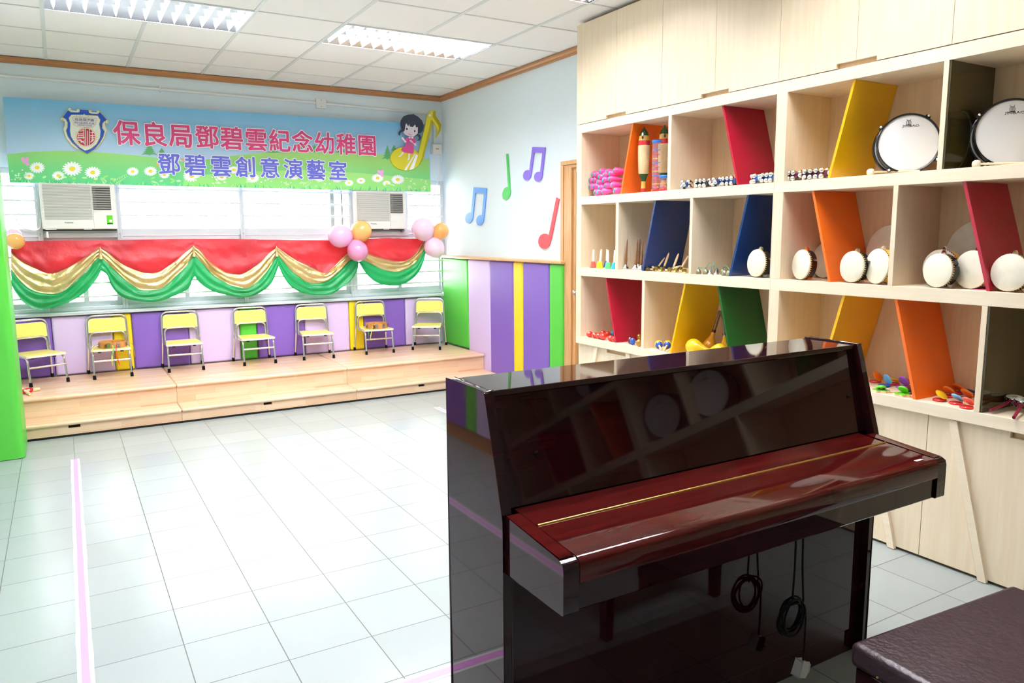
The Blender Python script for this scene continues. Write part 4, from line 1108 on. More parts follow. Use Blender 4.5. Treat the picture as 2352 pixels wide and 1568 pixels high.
slant(SR, c6(1330, 1135), c6(1155, 190), Z3, 1.163, 'acr_orange', 'orange slanted panel')
lab(ybox(1.858, 1.8655, Z1, 2.163, XC + .004, XBK).build('lining_panel', 'acr_olive', SR), 'glossy dark olive lining')
lab(ybox(1.629, 1.6365, Z3, 1.163, XC + .004, XBK).build('lining_panel', 'acr_olive', SR), 'glossy dark olive lining')
YS, YQ = -.77, -2.524
S3 = shelf_unit('pale wooden open shelf unit beyond the picture edge, mirrored in the piano', YS, YR, [[(.08, .102), (-.34, -.318)], [(.30, .322), (-.25, -.228)], [(.12, .142)]], .006, .006)
S4 = shelf_unit('pale wooden open shelf unit behind the camera, furthest from the window', YQ, YS, [[(-1.65, -1.628)], [(-1.45, -1.428)], [(-1.75, -1.728)]], .06, .06)
def slant_y(unit, y0, y1, zb, zt, m, label, th=.014):
    lab(MB().prism([(y0, zb + .001), (y0 + th, zb + .001), (y1 + th, zt - .001), (y1, zt - .001)], 'x', 3.224, XBK - .002).build('slanted_panel', m, unit), label)
slant_y(S3, .62, .52, Z1, 2.163, 'acr_crimson', 'crimson slanted panel'); slant_y(S3, -.55, -.46, Z1, 2.163, 'acr_orange', 'orange slanted panel'); slant_y(S3, .62, .72, Z2, 1.667, 'acr_green', 'dark green slanted panel')
slant_y(S4, -1.15, -1.05, Z1, 2.163, 'acr_blue', 'blue slanted panel'); slant_y(S4, -1.9, -2.0, Z2, 1.667, 'acr_crimson', 'crimson slanted panel'); slant_y(S4, -1.1, -1.2, Z2, 1.667, 'acr_orange', 'orange slanted panel')
# upper cupboards
def upper(label, y0, y1):
    r = thing('wall_cabinet', label, 'cabinet', (XC + .2, (y0 + y1) / 2, 2.222), 'cupboards above the shelves')
    ybox(y0 + .0005, y1 - .0005, 2.2225, 2.895, XC + .02).build('body', 'maple_dark_shaded', r)
    n = 4; wd = (y1 - y0) / n
    for i in range(n):
        a, b = y0 + wd * i + .0012, y0 + wd * (i + 1) - .0012
        z0, z1, nz, nw = 2.225, 2.893, 2.246, .102
        # notch on the side shared by each pair of doors (pairs meet at odd seams)
        if i % 2 == 0: P = [(a, z0), (b - nw, z0), (b - nw, nz), (b, nz), (b, z1), (a, z1)]
        else: P = [(a, z0), (a, z1), (b, z1), (b, z0), (a + nw, z0), (a + nw, nz), (a, nz)][::-1] if False else [(a, nz), (a + nw, nz), (a + nw, z0), (b, z0), (b, z1), (a, z1)]
        MB().prism(P, 'x', XC, XC + .018).build('door', 'maple', r)
    return r
upper('pale wooden cupboard with four doors above the shelf unit nearest the door', YM, YE)
upper('pale wooden cupboard with four doors above the shelf unit behind the piano', YR, YM)
upper('pale wooden cupboard above the shelf unit beyond the picture edge', YS, YR)
upper('pale wooden cupboard above the shelf unit behind the camera', YQ, YS)
# base cupboards
XB = 3.236
def lower(label, y0, y1):
    r = thing('base_cabinet', label, 'cabinet', (XB + .2, (y0 + y1) / 2, 0), 'cupboards under the shelves')
    ybox(y0 + .0005, y1 - .0005, .03, .668, XB + .02).build('body', 'maple_dark_shaded', r)
    ybox(y0 + .0005, y1 - .0005, 0, .03, XB + .012).build('plinth', 'kick', r)
    n = 4; wd = (y1 - y0) / n
    for i in range(n):
        a, b = y0 + wd * i + .0015, y0 + wd * (i + 1) - .0015
        z0, z1, nz, nw = .014, .664, .638, .1
        if i % 2 == 0: P = [(a, z0), (b, z0), (b, nz), (b - nw, nz), (b - nw, z1), (a, z1)]
        else: P = [(a, z0), (b, z0), (b, z1), (a + nw, z1), (a + nw, nz), (a, nz)]
        d = MB().prism(P, 'x', XB, XB + .018).build('door', 'maple', r)
        o = .095 if i % 2 else .125
        if i == 2 and y1 > 4: q = [(b - .1, .664), (b - .1 + .034, .664), (b - .1 + .17 + .034, .004), (b - .1 + .17, .004)]
        t0 = b - o
        if i == 3 and y1 > 4: Q = [(t0 - .12, .664), (t0 - .154, .664), (t0 - .154 + .17, .004), (t0 - .12 + .17, .004)]
        else: Q = [(t0, .664), (t0 - .034, .664), (t0 - .034 - .17, .004), (t0 - .17, .004)]
        MB().prism(Q, 'x', XB - .016, XB).build('slanted_batten', 'maple_rail', d, bevel=.001)
    return r
lower('pale wooden base cupboard under the shelf unit nearest the door', YM, YE)
lower('pale wooden base cupboard with slanted battens behind the piano stool', YR, YM)
lower('pale wooden base cupboard beyond the picture edge', YS, YR)
lower('pale wooden base cupboard behind the camera', YQ, YS)

# ================================================================ INSTRUMENTS ON THE SHELVES
# pink clubs
def club(label):
    r = thing('shaker_club', label, 'toy club', (0, 0, 0), 'pink clubs stacked on the shelf', world=False)
    R = .0255
    pr = [(.0001, -R)] + [(R * math.sin(a), -R * math.cos(a)) for a in [math.radians(x) for x in (25, 45, 60, 72, 84, 96)]] + [(.0235, .012), (.019, .03), (.013, .05), (.009, .07), (.0078, .09), (.0078, .1), (.005, .106), (.0001, .107)]
    mids = [1, 1, 2] + [0] * 11
    MB().lathe(pr, 18, 0, mids=mids[:len(pr) - 1]).build('body', ['club_pink', 'club_blue', 'club_green'], r, smooth=60)
    return r
rows = [('bottom row', [(240, 1015), (275, 1010), (325, 998), (452, 985)]), ('second-lowest row', [(188, 935), (235, 935), (287, 950), (352, 928), (425, 918)]), ('middle row', [(185, 867), (225, 865), (270, 890), (332, 865), (398, 855)]),
        ('second-highest row', [(215, 805), (250, 805), (287, 832), (338, 810), (402, 797)]), ('top row', [(298, 773), (370, 780), (450, 765)])]
om = ['leftmost', 'second from the left', 'third from the left', 'fourth from the left', 'rightmost']
cl0 = None; rg = random.Random(5)
ZC = [Z1 + .027, Z1 + .065, Z1 + .101, Z1 + .136, Z1 + .165]
for ri, (rn, ps) in enumerate(rows):
    for i, pt in enumerate(ps):
        l = 'pink club, %s in the %s of the stack' % (om[i] if i < len(ps) - 1 else 'rightmost', rn)
        if cl0 is None: r = cl0 = club(l)
        else: r = dup(cl0, label=l)
        q = at(*c1(*pt), 'x', 3.262 + .012 * ri + rg.uniform(0, .01)); q.z = max(q.z, Z1 + .027)
        place(r, aim(q, (.66, -.68 + rg.uniform(-.08, .08), (.03 if ri == 0 else .0) + rg.uniform(-.03, .05))))
# fish guiros
def guiro(label):
    r = thing('fish_guiro', label, 'guiro', (0, 0, 0), 'fish guiros in front of the orange panel', world=False)
    pr = [(.0001, 0), (.019, 0), (.0175, .015), (.015, .03), (.014, .05), (.015, .075), (.022, .1), (.028, .115), (.030, .122), (.034, .16), (.0365, .21), (.0375, .26), (.0375, .30), (.0375, .302), (.037, .328), (.036, .332), (.033, .355), (.031, .362), (.025, .385), (.014, .40), (.006, .408), (.005, .418), (.0001, .419)]
    md = [1, 1, 1, 3, 3, 0, 0, 0, 2, 2, 2, 2, 2, 1, 1, 3, 3, 0, 0, 0, 0, 0]
    o = MB().lathe(pr, 24, 0, mids=md).build('body', ['gu_green', 'gu_red', 'gu_wood', 'gu_gold'], r, smooth=50)
    rb = MB()
    for i in range(26):
        z = .13 + .0066 * i; R = .0345 + .003 * min(1, (z - .122) / .14)
        rb.tube([(R * math.cos(t), R * math.sin(t), z) for t in [2 * PI * k / 24 for k in range(24)]], .0012, 4, closed=True)
    rb.build('ridges', 'gu_wood', r)
    e = MB().ball((-.033, -.014, .35), (.006, .006, .012), 10); e.build('eye', 'black_plastic', r, smooth=60)
    return r
p = rest(c1(740, 1000), Z1, 3.29); g0 = guiro('fish-shaped wooden guiro standing clear in front of the orange panel'); place(g0, TR((p.x, p.y, Z1), .2))
p = rest(c1(958, 985), Z1, 3.35); g1 = dup(g0, label='fish-shaped wooden guiro standing behind the tall rattle tube'); place(g1, TR((p.x, p.y, Z1), .5))
def rattle(h, label):
    r = thing('rattle_tube', label, 'rattle', (0, 0, 0), 'clear rattle tubes', world=False)
    R = .0275
    MB().lathe([(.0001, 0), (R + .002, 0), (R + .002, .014), (R, .016), (.0001, .0165)], 24).build('base_cap', 'toy_red', r, smooth=40)
    MB().lathe([(.0001, h - .0165), (R, h - .016), (R + .002, h - .014), (R + .002, h - .004), (R - .002, h), (.0001, h)], 24).build('top_cap', 'toy_blue', r, smooth=40)
    MB().lathe([(R - .001, .015), (R - .001, h - .015)], 24).build('clear_wall', 'tube_clear', r, smooth=60)
    pg = MB(); n = int((h - .06) / .026)
    for i in range(n):
        z = .05 + .026 * i; mi = (2, 0, 1)[i % 3]
        for a in (.4, .4 + PI / 2):
            d = Vector((math.cos(a), math.sin(a), 0)) * (R - .002); pg.tube([Vector((0, 0, z)) - d, Vector((0, 0, z)) + d], .0022, 6, mi)
        pg.ball((0, 0, z), .006, 8, mi)
    pg.tube([(0, 0, .016), (0, 0, h - .016)], .002, 6, 3)
    for i in range(14):
        a = i * 2.4; pg.ball((.016 * math.cos(a), .016 * math.sin(a), .021 + .005 * (i % 3)), .0045, 8, i % 4)
    pg.build('pegs_and_beads', ['toy_red', 'toy_blue', 'toy_yellow', 'toy_pink'], r)
    return r
p = rest(c1(875, 988), Z1, 3.265); place(rattle(.318, 'tall clear rattle tube with a blue cap between the two guiros'), TR((p.x, p.y, Z1)))
p = rest(c1(962, 985), Z1, 3.255); place(rattle(.098, 'short clear rattle tube with a blue cap beside the shelf divider'), TR((p.x - .0, p.y, Z1)))
# sleigh bells
def sleigh(m, label, n=3):
    r = thing('sleigh_bells', label, 'sleigh bells', (0, 0, 0), 'sleigh bells on the top shelf', world=False)
    L = .034 * n + .01
    MB().box(-L / 2, L / 2, -.0145, .0145, .0125, .0415).build('handle', m, r, smooth=50, bevel=.005)
    j0 = None
    for i in range(n):
        x = -L / 2 + .022 + (L - .044) * (i / max(1, n - 1))
        for y, z in ((-.019, .043), (-.021, .0137), (.019, .043), (.021, .0137)):
            if j0 is None:
                jb_ = MB().ball((0, 0, 0), .0134, 14, 0); jb_.tube([(0, -.0135, -.009), (0, -.0138, .009)], .0016, 6, 1); jb_.tube([(-.009, -.0132, 0), (.009, -.0132, 0)], .0016, 6, 1)
                j = j0 = jb_.build('jingle', ['silver', 'black_gap'], r, smooth=60)
            else: j = j0.copy(); C.objects.link(j); j.parent = r
            j.location = (x, y, z)
            j.rotation_euler = (i * .7 + y * 20, 0, .4 * i)
    for sg in (-1, 1):
        j = j0.copy(); C.objects.link(j); j.parent = r; j.location = (sg * (L / 2 + .008), 0, .027)
    return r
sb = crop(1540, 380, 260 / 2352)
for pt, m, rz, n, l, dz in (((330, 450), 'bar_blue', .5, 2, 'blue-handled sleigh bells at the divider end of the shelf', 0), ((675, 455), 'bar_black', 1.5, 3, 'black-handled sleigh bells among the blue ones', 0), ((985, 430), 'bar_blue', .45, 2, 'blue-handled sleigh bells beside the black ones', 0), ((1235, 410), 'bar_blue', 1.5, 3, 'blue-handled sleigh bells against the far side of the crimson panel', 0),
                        ((1790, 370), 'bar_blue', 1.1, 2, 'short blue sleigh bells in front of the crimson panel', 0), ((2060, 355), 'bar_blue', 1.35, 3, 'long blue sleigh bells in front of the crimson panel at the unit side', 0)):
    p = rest(sb(*pt), Z1, 3.26); place(sleigh(m, l, n), TR((p.x, p.y, Z1 + .0005), rz))
for pt, rz, n, l in (((180, 1082), 1.35, 2, 'maroon sleigh bells standing nearer the unit side'), ((385, 1070), 1.52, 4, 'long maroon sleigh bells reaching the yellow panel')):
    p = rest(c4(*pt), Z1, 3.26); place(sleigh('bar_maroon', l, n), TR((p.x, p.y, Z1 + .0005), rz))
# white-headed drums with mallets
def snare(R, D, label):
    r = thing('snare_drum', label, 'drum', (0, 0, 0), 'white-headed drums on the top shelf', world=False)
    # axis z, face at z=0 looking along +z
    MB().lathe([(R - .012, -D), (R - .012, -.004)], 48).build('shell', 'chrome', r, smooth=60)
    MB().lathe([(.0001, -.003), (R - .009, -.003), (R - .007, -.006)], 48).build('drum_head', 'skin_white', r, smooth=30)
    MB().lathe([(.0001, -D + .003), (R - .009, -D + .003)], 48).build('drum_head', 'skin_white', r)
    for z in (-.001, -D - .001):
        MB().lathe([(R - .008, z - .006), (R - .008, z + .004), (R - .003, z + .006), (R, z + .002), (R, z - .012), (R - .008, z - .012), (R - .008, z - .006)], 48).build('hoop', 'ring_black', r, smooth=40)
    for k in range(4):
        a = 2 * PI * k / 4 + 1.0; c_, s_ = math.cos(a), math.sin(a)
        lg = MB().tube([(c_ * (R + .006), s_ * (R + .006), .004), (c_ * (R + .006), s_ * (R + .006), -D)], .003, 8)
        lg.ball((c_ * (R + .006), s_ * (R + .006), .004), .0065, 10); lg.lathe([(.0001, 0), (.007, 0), (.007, .03), (.0001, .03)], 10, 0, Matrix.Translation((c_ * (R + .001), s_ * (R + .001), -D / 2 - .015)))
        lg.build('lug', 'silver', r, smooth=50)
        MB().lathe([(.011, 0), (.012, .004), (.008, .008)], 10, 0, Matrix.Translation((c_ * (R + .002), s_ * (R + .002), -.01))).build('clamp', 'ring_black', r, smooth=40)
    lt = MB(); w_ = R * .52
    fit_text(lt, 'JINBAO', Matrix(((1, 0, 0, -w_ * .42), (0, 1, 0, R * .52), (0, 0, 1, -.0024), (0, 0, 0, 1))), w_, R * .095, .02)
    V = [v for v in lt.v]
    lt.box(-w_ * .45, w_ * .62, R * .555, R * .565, -.0023, -.0021, 1)
    # small lyre emblem over the name
    ex, ez = -w_ * .05, R * .66
    lt.tube([(ex - .008, ez - .004, -.002), (ex - .010, ez + .006, -.002), (ex - .005, ez + .013, -.002), (ex - .008, ez + .019, -.002)], .0009, 5)
    lt.tube([(ex + .008, ez - .004, -.002), (ex + .010, ez + .006, -.002), (ex + .005, ez + .013, -.002), (ex + .008, ez + .019, -.002)], .0009, 5)
    lt.tube([(ex - .009, ez - .006, -.002), (ex + .009, ez - .006, -.002)], .0014, 5); lt.tube([(ex - .007, ez + .013, -.002), (ex + .007, ez + .013, -.002)], .0007, 5)
    for dx in (-.003, 0, .003): lt.tube([(ex + dx, ez - .005, -.002), (ex + dx, ez + .013, -.002)], .0005, 4)
    lt.build('lettering', ['black_plastic', 'skin_white'], r)
    return r
def drum_at(px, R, n, D, label):
    z = Z1 + R + .003
    p = at(*px, 'z', z)
    if not 3.3 < p.x < 3.4: p = at(*px, 'x', 3.4); p.z = z
    m_ = aim(p, n, (0, 0, 1)); rr = snare(R, D, label)
    # x axis of the face runs to the viewer's right, y up
    zz = Vector(n).normalized(); xx = Vector((0, 0, 1)).cross(zz).normalized(); yy = zz.cross(xx)
    mm = Matrix((xx, yy, zz)).transposed().to_4x4(); mm.translation = p
    place(rr, mm); return p
dp1 = drum_at((1990 + 950 * .10204, 250 + 772 * .10204), .1335, (-.72, -.66, .07), .1, 'white-headed drum with a black hoop leaning beside the yellow panel')
dp2 = drum_at((2324, 306), .139, (-.76, -.62, .05), .1, 'white-headed drum with a black hoop cut off by the picture edge')
for i, (yy, zz, R, l) in enumerate(((.33, Z1, .135, 'white-headed drum on the top shelf beyond the picture edge'), (-.13, Z2, .15, 'white-headed drum mirrored in the right half of the piano panel'), (-.60, Z2, .15, 'white-headed drum mirrored low in the middle of the piano panel'), (-1.28, Z1, .14, 'white-headed drum on the top shelf behind the camera'))):
    n_ = Vector((-.93, .25, .08)).normalized(); xx = Vector((0, 0, 1)).cross(n_).normalized(); yv = n_.cross(xx)
    mm = Matrix((xx, yv, n_)).transposed().to_4x4(); mm.translation = (3.33, yy, zz + R + .006)
    place(snare(R, .1, l), mm)
def mallet(ph, pt, label):
    r = thing('drum_mallet', label, 'mallet', (0, 0, 0), 'felt mallets on the top shelf', world=False)
    a = at(*ph, 'z', Z1 + .0165); b = at(*pt, 'z', Z1 + .009)
    d = (b - a); L = d.length
    MB().lathe([(.0001, -.015), (.011, -.014), (.016, -.007), (.017, .004), (.014, .013), (.005, .016)], 18).build('felt_head', 'skin', r, smooth=60)
    MB().tube([(0, 0, .01), (0, 0, max(L, .2))], .0048, 10).build('stick', 'stick_pale', r, smooth=50)
    place(r, aim(a, d))
d1 = crop(1990, 250, 180 / 1764); d2 = crop(2180, 200, 172 / 1348)
mallet(d1(95, 1425), d1(1200, 1395), 'felt-headed mallet lying before the drum by the yellow panel')
mallet(d2(490, 1385), d2(1345, 1365), 'felt-headed mallet lying before the drum at the picture edge')
# frame drums and tambourines
def frame_drum(R, D, ring, skin, jing, studs, label, grp):
    r = thing('tambourine' if jing else 'hand_drum', label, 'tambourine' if jing else 'drum', (0, 0, 0), grp, world=False)
    t = .007
    MB().lathe([(R - t, -D), (R, -D), (R, -.002), (R - .002, 0), (R - t, 0), (R - t, -D)], 40).build('hoop', ring, r, smooth=40)
    MB().lathe([(.0001, .0008), (R - .003, .0006), (R + .0008, -.0015), (R + .001, -.008)], 40).build('drum_head', skin, r, smooth=40)
    n = 44
    if studs:
        st_ = MB()
        for k in range(n):
            a = 2 * PI * k / n; st_.ball((math.cos(a) * (R + .001), math.sin(a) * (R + .001), -.012), (.003, .003, .0035) if studs == 1 else (.0025, .0025, .0025), 6, 0)
        st_.build('studs', 'stud_gold' if studs == 1 else 'black_plastic', r)
    for k in range(5 if jing else 0):
        a = 2 * PI * k / 5 - .94
        for off in (-.0025, .0025):
            MB().lathe([(.002, -.001), (.0145, .0), (.006, .0028), (.002, .0032)], 12, 0, Matrix.Translation((math.cos(a) * (R + .002), math.sin(a) * (R + .002), 0)) @ Matrix.Rotation(a, 4, 'Z') @ Matrix.Translation((0, 0, -D * .62)) @ Matrix.Rotation(PI / 2, 4, 'X') @ Matrix.Translation((0, 0, off))).build('jingle', 'silver', r, smooth=40)
    return r
def fd(px, ry, ring, skin, jing, studs, label, D=.045, tilt=.06, yaw=0, grp='tambourines and hand drums on the middle shelf', xx=None):
    q = at(*px, 'x', 3.3); R = ry / pxm(q)
    p = rest(px, Z2 + R + .002 + (.003 if jing else 0), 3.24, 3.49)
    if xx is not None: p = at(*px, 'x', xx); R = p.z - Z2 - .003
    rr = frame_drum(R, D, ring, skin, jing, studs, label, grp)
    n = Vector((-math.cos(yaw), math.sin(yaw), tilt)).normalized()
    x_ = Vector((0, 0, 1)).cross(n).normalized(); y_ = n.cross(x_)
    m_ = Matrix((x_, y_, n)).transposed().to_4x4(); m_.translation = p; place(rr, m_)
fd(c2(1955, 775), 143 * .2126, 'ring_black', 'skin', 1, 1, 'black tambourine before the blue panel by the unit side', yaw=0.18)
fd(c2(2195, 800), 125 * .2126, 'ring_black', 'skin_white', 0, 1, 'pale hand drum mostly hidden by the unit side, before the blue panel', yaw=0.2, xx=3.36)
fd(c5_(240, 862), 135 * k_, 'ring_black', 'skin', 1, 1, 'dark tambourine nearest the unit side, before the orange panel starts', yaw=0.31)
fd(c5_(462, 812), 182 * k_, 'ring_yellow', 'skin_old', 0, 2, 'pale hand drum partly hidden behind the orange panel', yaw=0.25, xx=3.46)
fd(c5_(720, 880), 142 * k_, 'ring_black', 'skin_old', 1, 1, 'black tambourine standing before the orange panel', yaw=0.18)
fd(c5_(955, 870), 159 * k_, 'ring_yellow', 'skin', 1, 2, 'tambourine with a yellow hoop between the orange panel and the divider', yaw=0.34)
fd(c5_(1072, 745), 200 * k_, 'ring_yellow', 'skin_old', 0, 0, 'large pale hand drum at the back behind the yellow-hooped tambourine', yaw=0.15, xx=3.47, D=.03)
fd(c5_(1548, 882), 165 * k_, 'ring_yellow', 'skin_old', 1, 2, 'yellow-hooped tambourine standing behind a black one', yaw=0.1, xx=3.345)
fd(c5_(1530, 912), 154 * k_, 'ring_black', 'skin', 1, 1, 'black tambourine standing in front of a yellow-hooped one', yaw=0.19)
fd(c5_(1850, 900), 178 * k_, 'ring_yellow', 'skin', 1, 2, 'white-skinned tambourine next to the crimson panel', yaw=0.18, xx=3.285)
fd(c5_(1900, 745), 200 * k_, 'ring_yellow', 'skin_old', 0, 0, 'large dim hand drum at the back behind the crimson panel', yaw=0.1, xx=3.475, D=.03)
fd(c5_(2205, 940), 171 * k_, 'ring_black', 'skin_old', 1, 1, 'black tambourine on the near side of the crimson panel', yaw=0.12)
p = at(*c5_(1965, 1085), 'z', Z2 + .002)
tag(MB().box(p.x - .025, p.x + .02, p.y - .03, p.y + .03, Z2 + .0005, Z2 + .003).build('card', 'toy_pink', origin=(p.x, p.y, Z2)), 'small pink card lying on the shelf beside the crimson panel', 'card')
# desk bells with white handles
def handbell(m, label):
    r = thing('handbell', label, 'bell', (0, 0, 0), 'coloured handbells with white handles', world=False)
    MB().lathe([(.0001, .0), (.0245, 0), (.025, .004), (.021, .014), (.0175, .03), (.0155, .041), (.0125, .0445), (.0001, .045)], 24).build('bell_cup', m, r, smooth=40)
    MB().lathe([(.0001, .044), (.0078, .044), (.0068, .125), (.006, .128), (.0001, .128)], 14).build('handle', 'handle_white', r, smooth=40)
    return r
hb = crop(1340, 560, 140 / 2352)
for pt, m, l, tl in (((375, 950), 'hb_red', 'red handbell with a white handle, nearest the unit side', .03), ((620, 975), 'hb_yellow', 'yellow handbell with a leaning white handle', .16), ((895, 905), 'hb_blue', 'dark blue handbell behind the green one', .02), ((945, 990), 'hb_green', 'green handbell with a white handle', .0), ((1190, 1000), 'hb_sky', 'sky blue handbell half hidden by the divider', .04)):
    p = rest(hb(*pt), Z2, 3.25); place(handbell(m, l), TR((p.x, p.y, Z2 + (.0045 if tl > .1 else .001)), 0, tl))
def stickbell(m, hm, L, label, grp):
    r = thing('stick_bell', label, 'bell', (0, 0, 0), grp, world=False)
    MB().lathe([(.0001, 0), (.0225, 0), (.0245, .005), (.021, .016), (.013, .023), (.0085, .032), (.0001, .036)], 20).build('bell_cup', m, r, smooth=40)
    MB().lathe([(.0001, .034), (.0085, .034), (.0092, .05), (.0098, .072), (.0085, .074), (.0072, .1), (.0035, L - .02), (.0015, L), (.0001, L)], 12).build('handle', hm, r, smooth=50)
    return r
for pt, l, tl, dx in (((1620, 1015), 'chrome bell with a brown pointed handle standing alone', .08, 0), ((2000, 1020), 'chrome bell with a brown pointed handle, front of the group of three', .1, 0), ((2120, 965), 'chrome bell with a brown pointed handle, back of the group of three', .06, .06), ((2215, 1040), 'chrome bell with a brown pointed handle touching the blue panel', .07, 0)):
    p = rest(hb(*pt), Z2, 3.26); place(stickbell('silver', 'stick_brown', .202, l, 'chrome bells with brown handles'), TR((p.x, p.y, Z2 + .002), 0, tl))
bb = crop(1470, 560, 130 / 2265)
def conebell(p, q, label, R=.0145, L=None):
    """small brass cone bell at p with its wooden handle reaching to q"""
    r = thing('cone_bell', label, 'bell', (0, 0, 0), 'small brass bells with pale wooden handles', world=False)
    d = q - p; L = L or d.length
    MB().lathe([(.006, .006), (R - .002, .0015), (R, 0), (R + .0015, .001), (R * .82, .012), (R * .5, .024), (.006, .028), (.0001, .03)], 20).build('bell_cup', 'brass_dark', r, smooth=50)
    MB().ball((0, 0, .006), .0045, 10).build('clapper', 'brass', r, smooth=60)
    MB().lathe([(.0001, .027), (.006, .028), (.0072, .05), (.0078, L * .6), (.006, L - .015), (.002, L), (.0001, L)], 12).build('handle', 'stick_pale', r, smooth=50)
    place(r, aim(p, d))
for i, (b_, t_) in enumerate((((650, 1035), (1040, 425)), ((920, 1040), (1155, 350)), ((1290, 1040), (1550, 375)), ((1590, 1055), (1935, 470)))):
    p = at(*bb(*b_), 'x', 3.33); p.z = Z2 + .006; q = at(*bb(*t_), 'x', 3.40)
    conebell(p, q, 'brass bell with its wooden handle tilted up, %s' % ('leftmost of four', 'second of four from the left', 'third of four from the left', 'rightmost of four')[i])
for i, (b_, t_) in enumerate((((625, 1045), (410, 862)), ((1175, 1070), (1535, 915)), ((1765, 1100), (1935, 1010)))):
    p = at(*bb(*b_), 'x', 3.238); p.z = max(p.z, Z2 + .0165); q = at(*bb(*t_), 'x', 3.33); q.z = max(q.z, Z2 + .012)
    conebell(p, q, 'brass bell lying with its open mouth forward, %s' % ('leftmost of three', 'middle of three', 'rightmost of three')[i], L=.13)
for i, (b_, t_) in enumerate((((245, 1085), (540, 1080)), ((820, 1100), (1090, 1060)), ((1395, 1130), (1660, 1090)))):
    p = rest(bb(*b_), Z2 + .0165, 3.235); q = at(*bb(*t_), 'x', p.x + .05); q.z = Z2 + .010
    conebell(p, q, 'brass bell lying on its side at the shelf edge, %s' % ('leftmost of three', 'middle of three', 'rightmost of three')[i], L=.11)
# little bronze bells on green cords
lb_ = crop(1590, 560, 200 / 2352)
def smallbell(kind, label, k=1):
    r = thing('little_bell', label, 'bell', (0, 0, 0), 'little bells on green cords', world=False)
    if kind == 'bronze': MB().lathe([(.0001, .0), (.0165 * k, 0), (.0172 * k, .002), (.0155 * k, .014 * k), (.012 * k, .024 * k), (.006 * k, .0305 * k), (.0001, .032 * k)], 18).build('bell_cup', 'bronze', r, smooth=50)
    else: MB().lathe([(.0001, 0), (.0165, 0), (.017, .004), (.012, .011), (.0065, .016), (.005, .03), (.0035, .034), (.0001, .035)], 18).build('bell_cup', 'silver', r, smooth=40)
    MB().tube([(0, .004 * math.cos(a), .036 * k + .004 * math.sin(a)) for a in [2 * PI * i / 10 for i in range(10)]], .001, 6, closed=True).build('loop', 'cord_green', r)
    return r
tops = []
for pt, kd, l, dx in (((165, 822), 'bronze', 'bronze bell standing nearest the divider', 0), ((365, 822), 'bronze', 'bronze bell next to the pair of silver bells', 0), ((488, 838), 'silver', 'flared silver bell, first of the pair among the bronze bells', 0), ((650, 838), 'silver', 'flared silver bell, second of the pair among the bronze bells', 0), ((640, 780), 'bronze', 'bronze bell behind the second silver bell', .06), ((825, 825), 'bronze', 'bronze bell behind the pair by the blue panel', .04), ((872, 858), 'bronze', 'bronze bell of the pair by the blue panel, further from it', 0), ((985, 862), 'bronze', 'bronze bell touching the blue panel', 0)):
    p = rest(lb_(*pt), Z2 + .0005, 3.235 + dx)
    place(smallbell(kd, l), TR(p)); tops.append(p + Vector((0, 0, .037)))
def cord(a, b, h, label):
    m_ = (a + b) / 2 + Vector((0, 0, h)); pts = [a * (1 - t) ** 2 + m_ * 2 * t * (1 - t) + b * t * t for t in [i / 10 for i in range(11)]]
    o = MB().tube(pts, .0016, 6).build('cord', 'cord_green', smooth=60, origin=a); tag(o, label, 'cord', 'green cords on the little bells')
cord(tops[0], tops[1], -.002, 'green cord joining the two bronze bells nearest the divider'); cord(tops[1], tops[3], .07, 'green cord arching over the silver bells'); cord(tops[2], tops[4], .02, 'green cord tied behind the first silver bell'); cord(tops[5], tops[7], .035, 'green cord looping over the bells by the blue panel')
# egg shakers
def egg(m, label, s=(.0235, .0235, .0225), rz=0):
    o = MB().ball((0, 0, 0), s, 20).build('egg_shaker', m, smooth=80)
    return tag(o, label, 'egg shaker', 'egg shakers on the lower shelf')
E_ = [((162, 735), 'egg_red', 'red egg shaker at the end nearest the unit side', .0235), ((218, 741), 'egg_red', 'red egg shaker second from the unit side', .0225), ((262, 757), 'egg_red', 'red egg shaker third from the unit side, in the front row', .0225), ((308, 767), 'egg_red', 'largest red egg shaker at the front, middle of the row', .026), ((302, 715), 'egg_red', 'red egg shaker behind the largest one', .023), ((356, 727), 'egg_red', 'red egg shaker in the back row next to the blue one', .0225), ((390, 775), 'egg_red', 'red egg shaker second from the crimson panel in the front row', .0225), ((432, 783), 'egg_red', 'red egg shaker touching the crimson panel', .0215), ((412, 722), 'egg_sky', 'light blue egg shaker by the crimson panel', .0215)]
for pt, m, l, R in E_:
    p = rest(c3(pt[0], pt[1] - 36), Z3 + R * .95 + .0005, 3.24); o = egg(m, l, (R * 1.08, R, R * .95)); o.location = p
for pt, m, l in (((600, 800), 'egg_maroon', 'dark maroon egg shaker behind the blue one'), ((626, 812), 'egg_blue', 'blue egg shaker standing before the crimson panel'), ((697, 765), 'egg_gold', 'gold egg shaker at the back by the divider'), ((694, 830), 'egg_gold', 'gold egg shaker at the front by the divider')):
    p = rest(c3(pt[0], pt[1] - 42), Z3 + .025, 3.24); o = egg(m, l, (.0185, .0185, .0245)); o.location = p
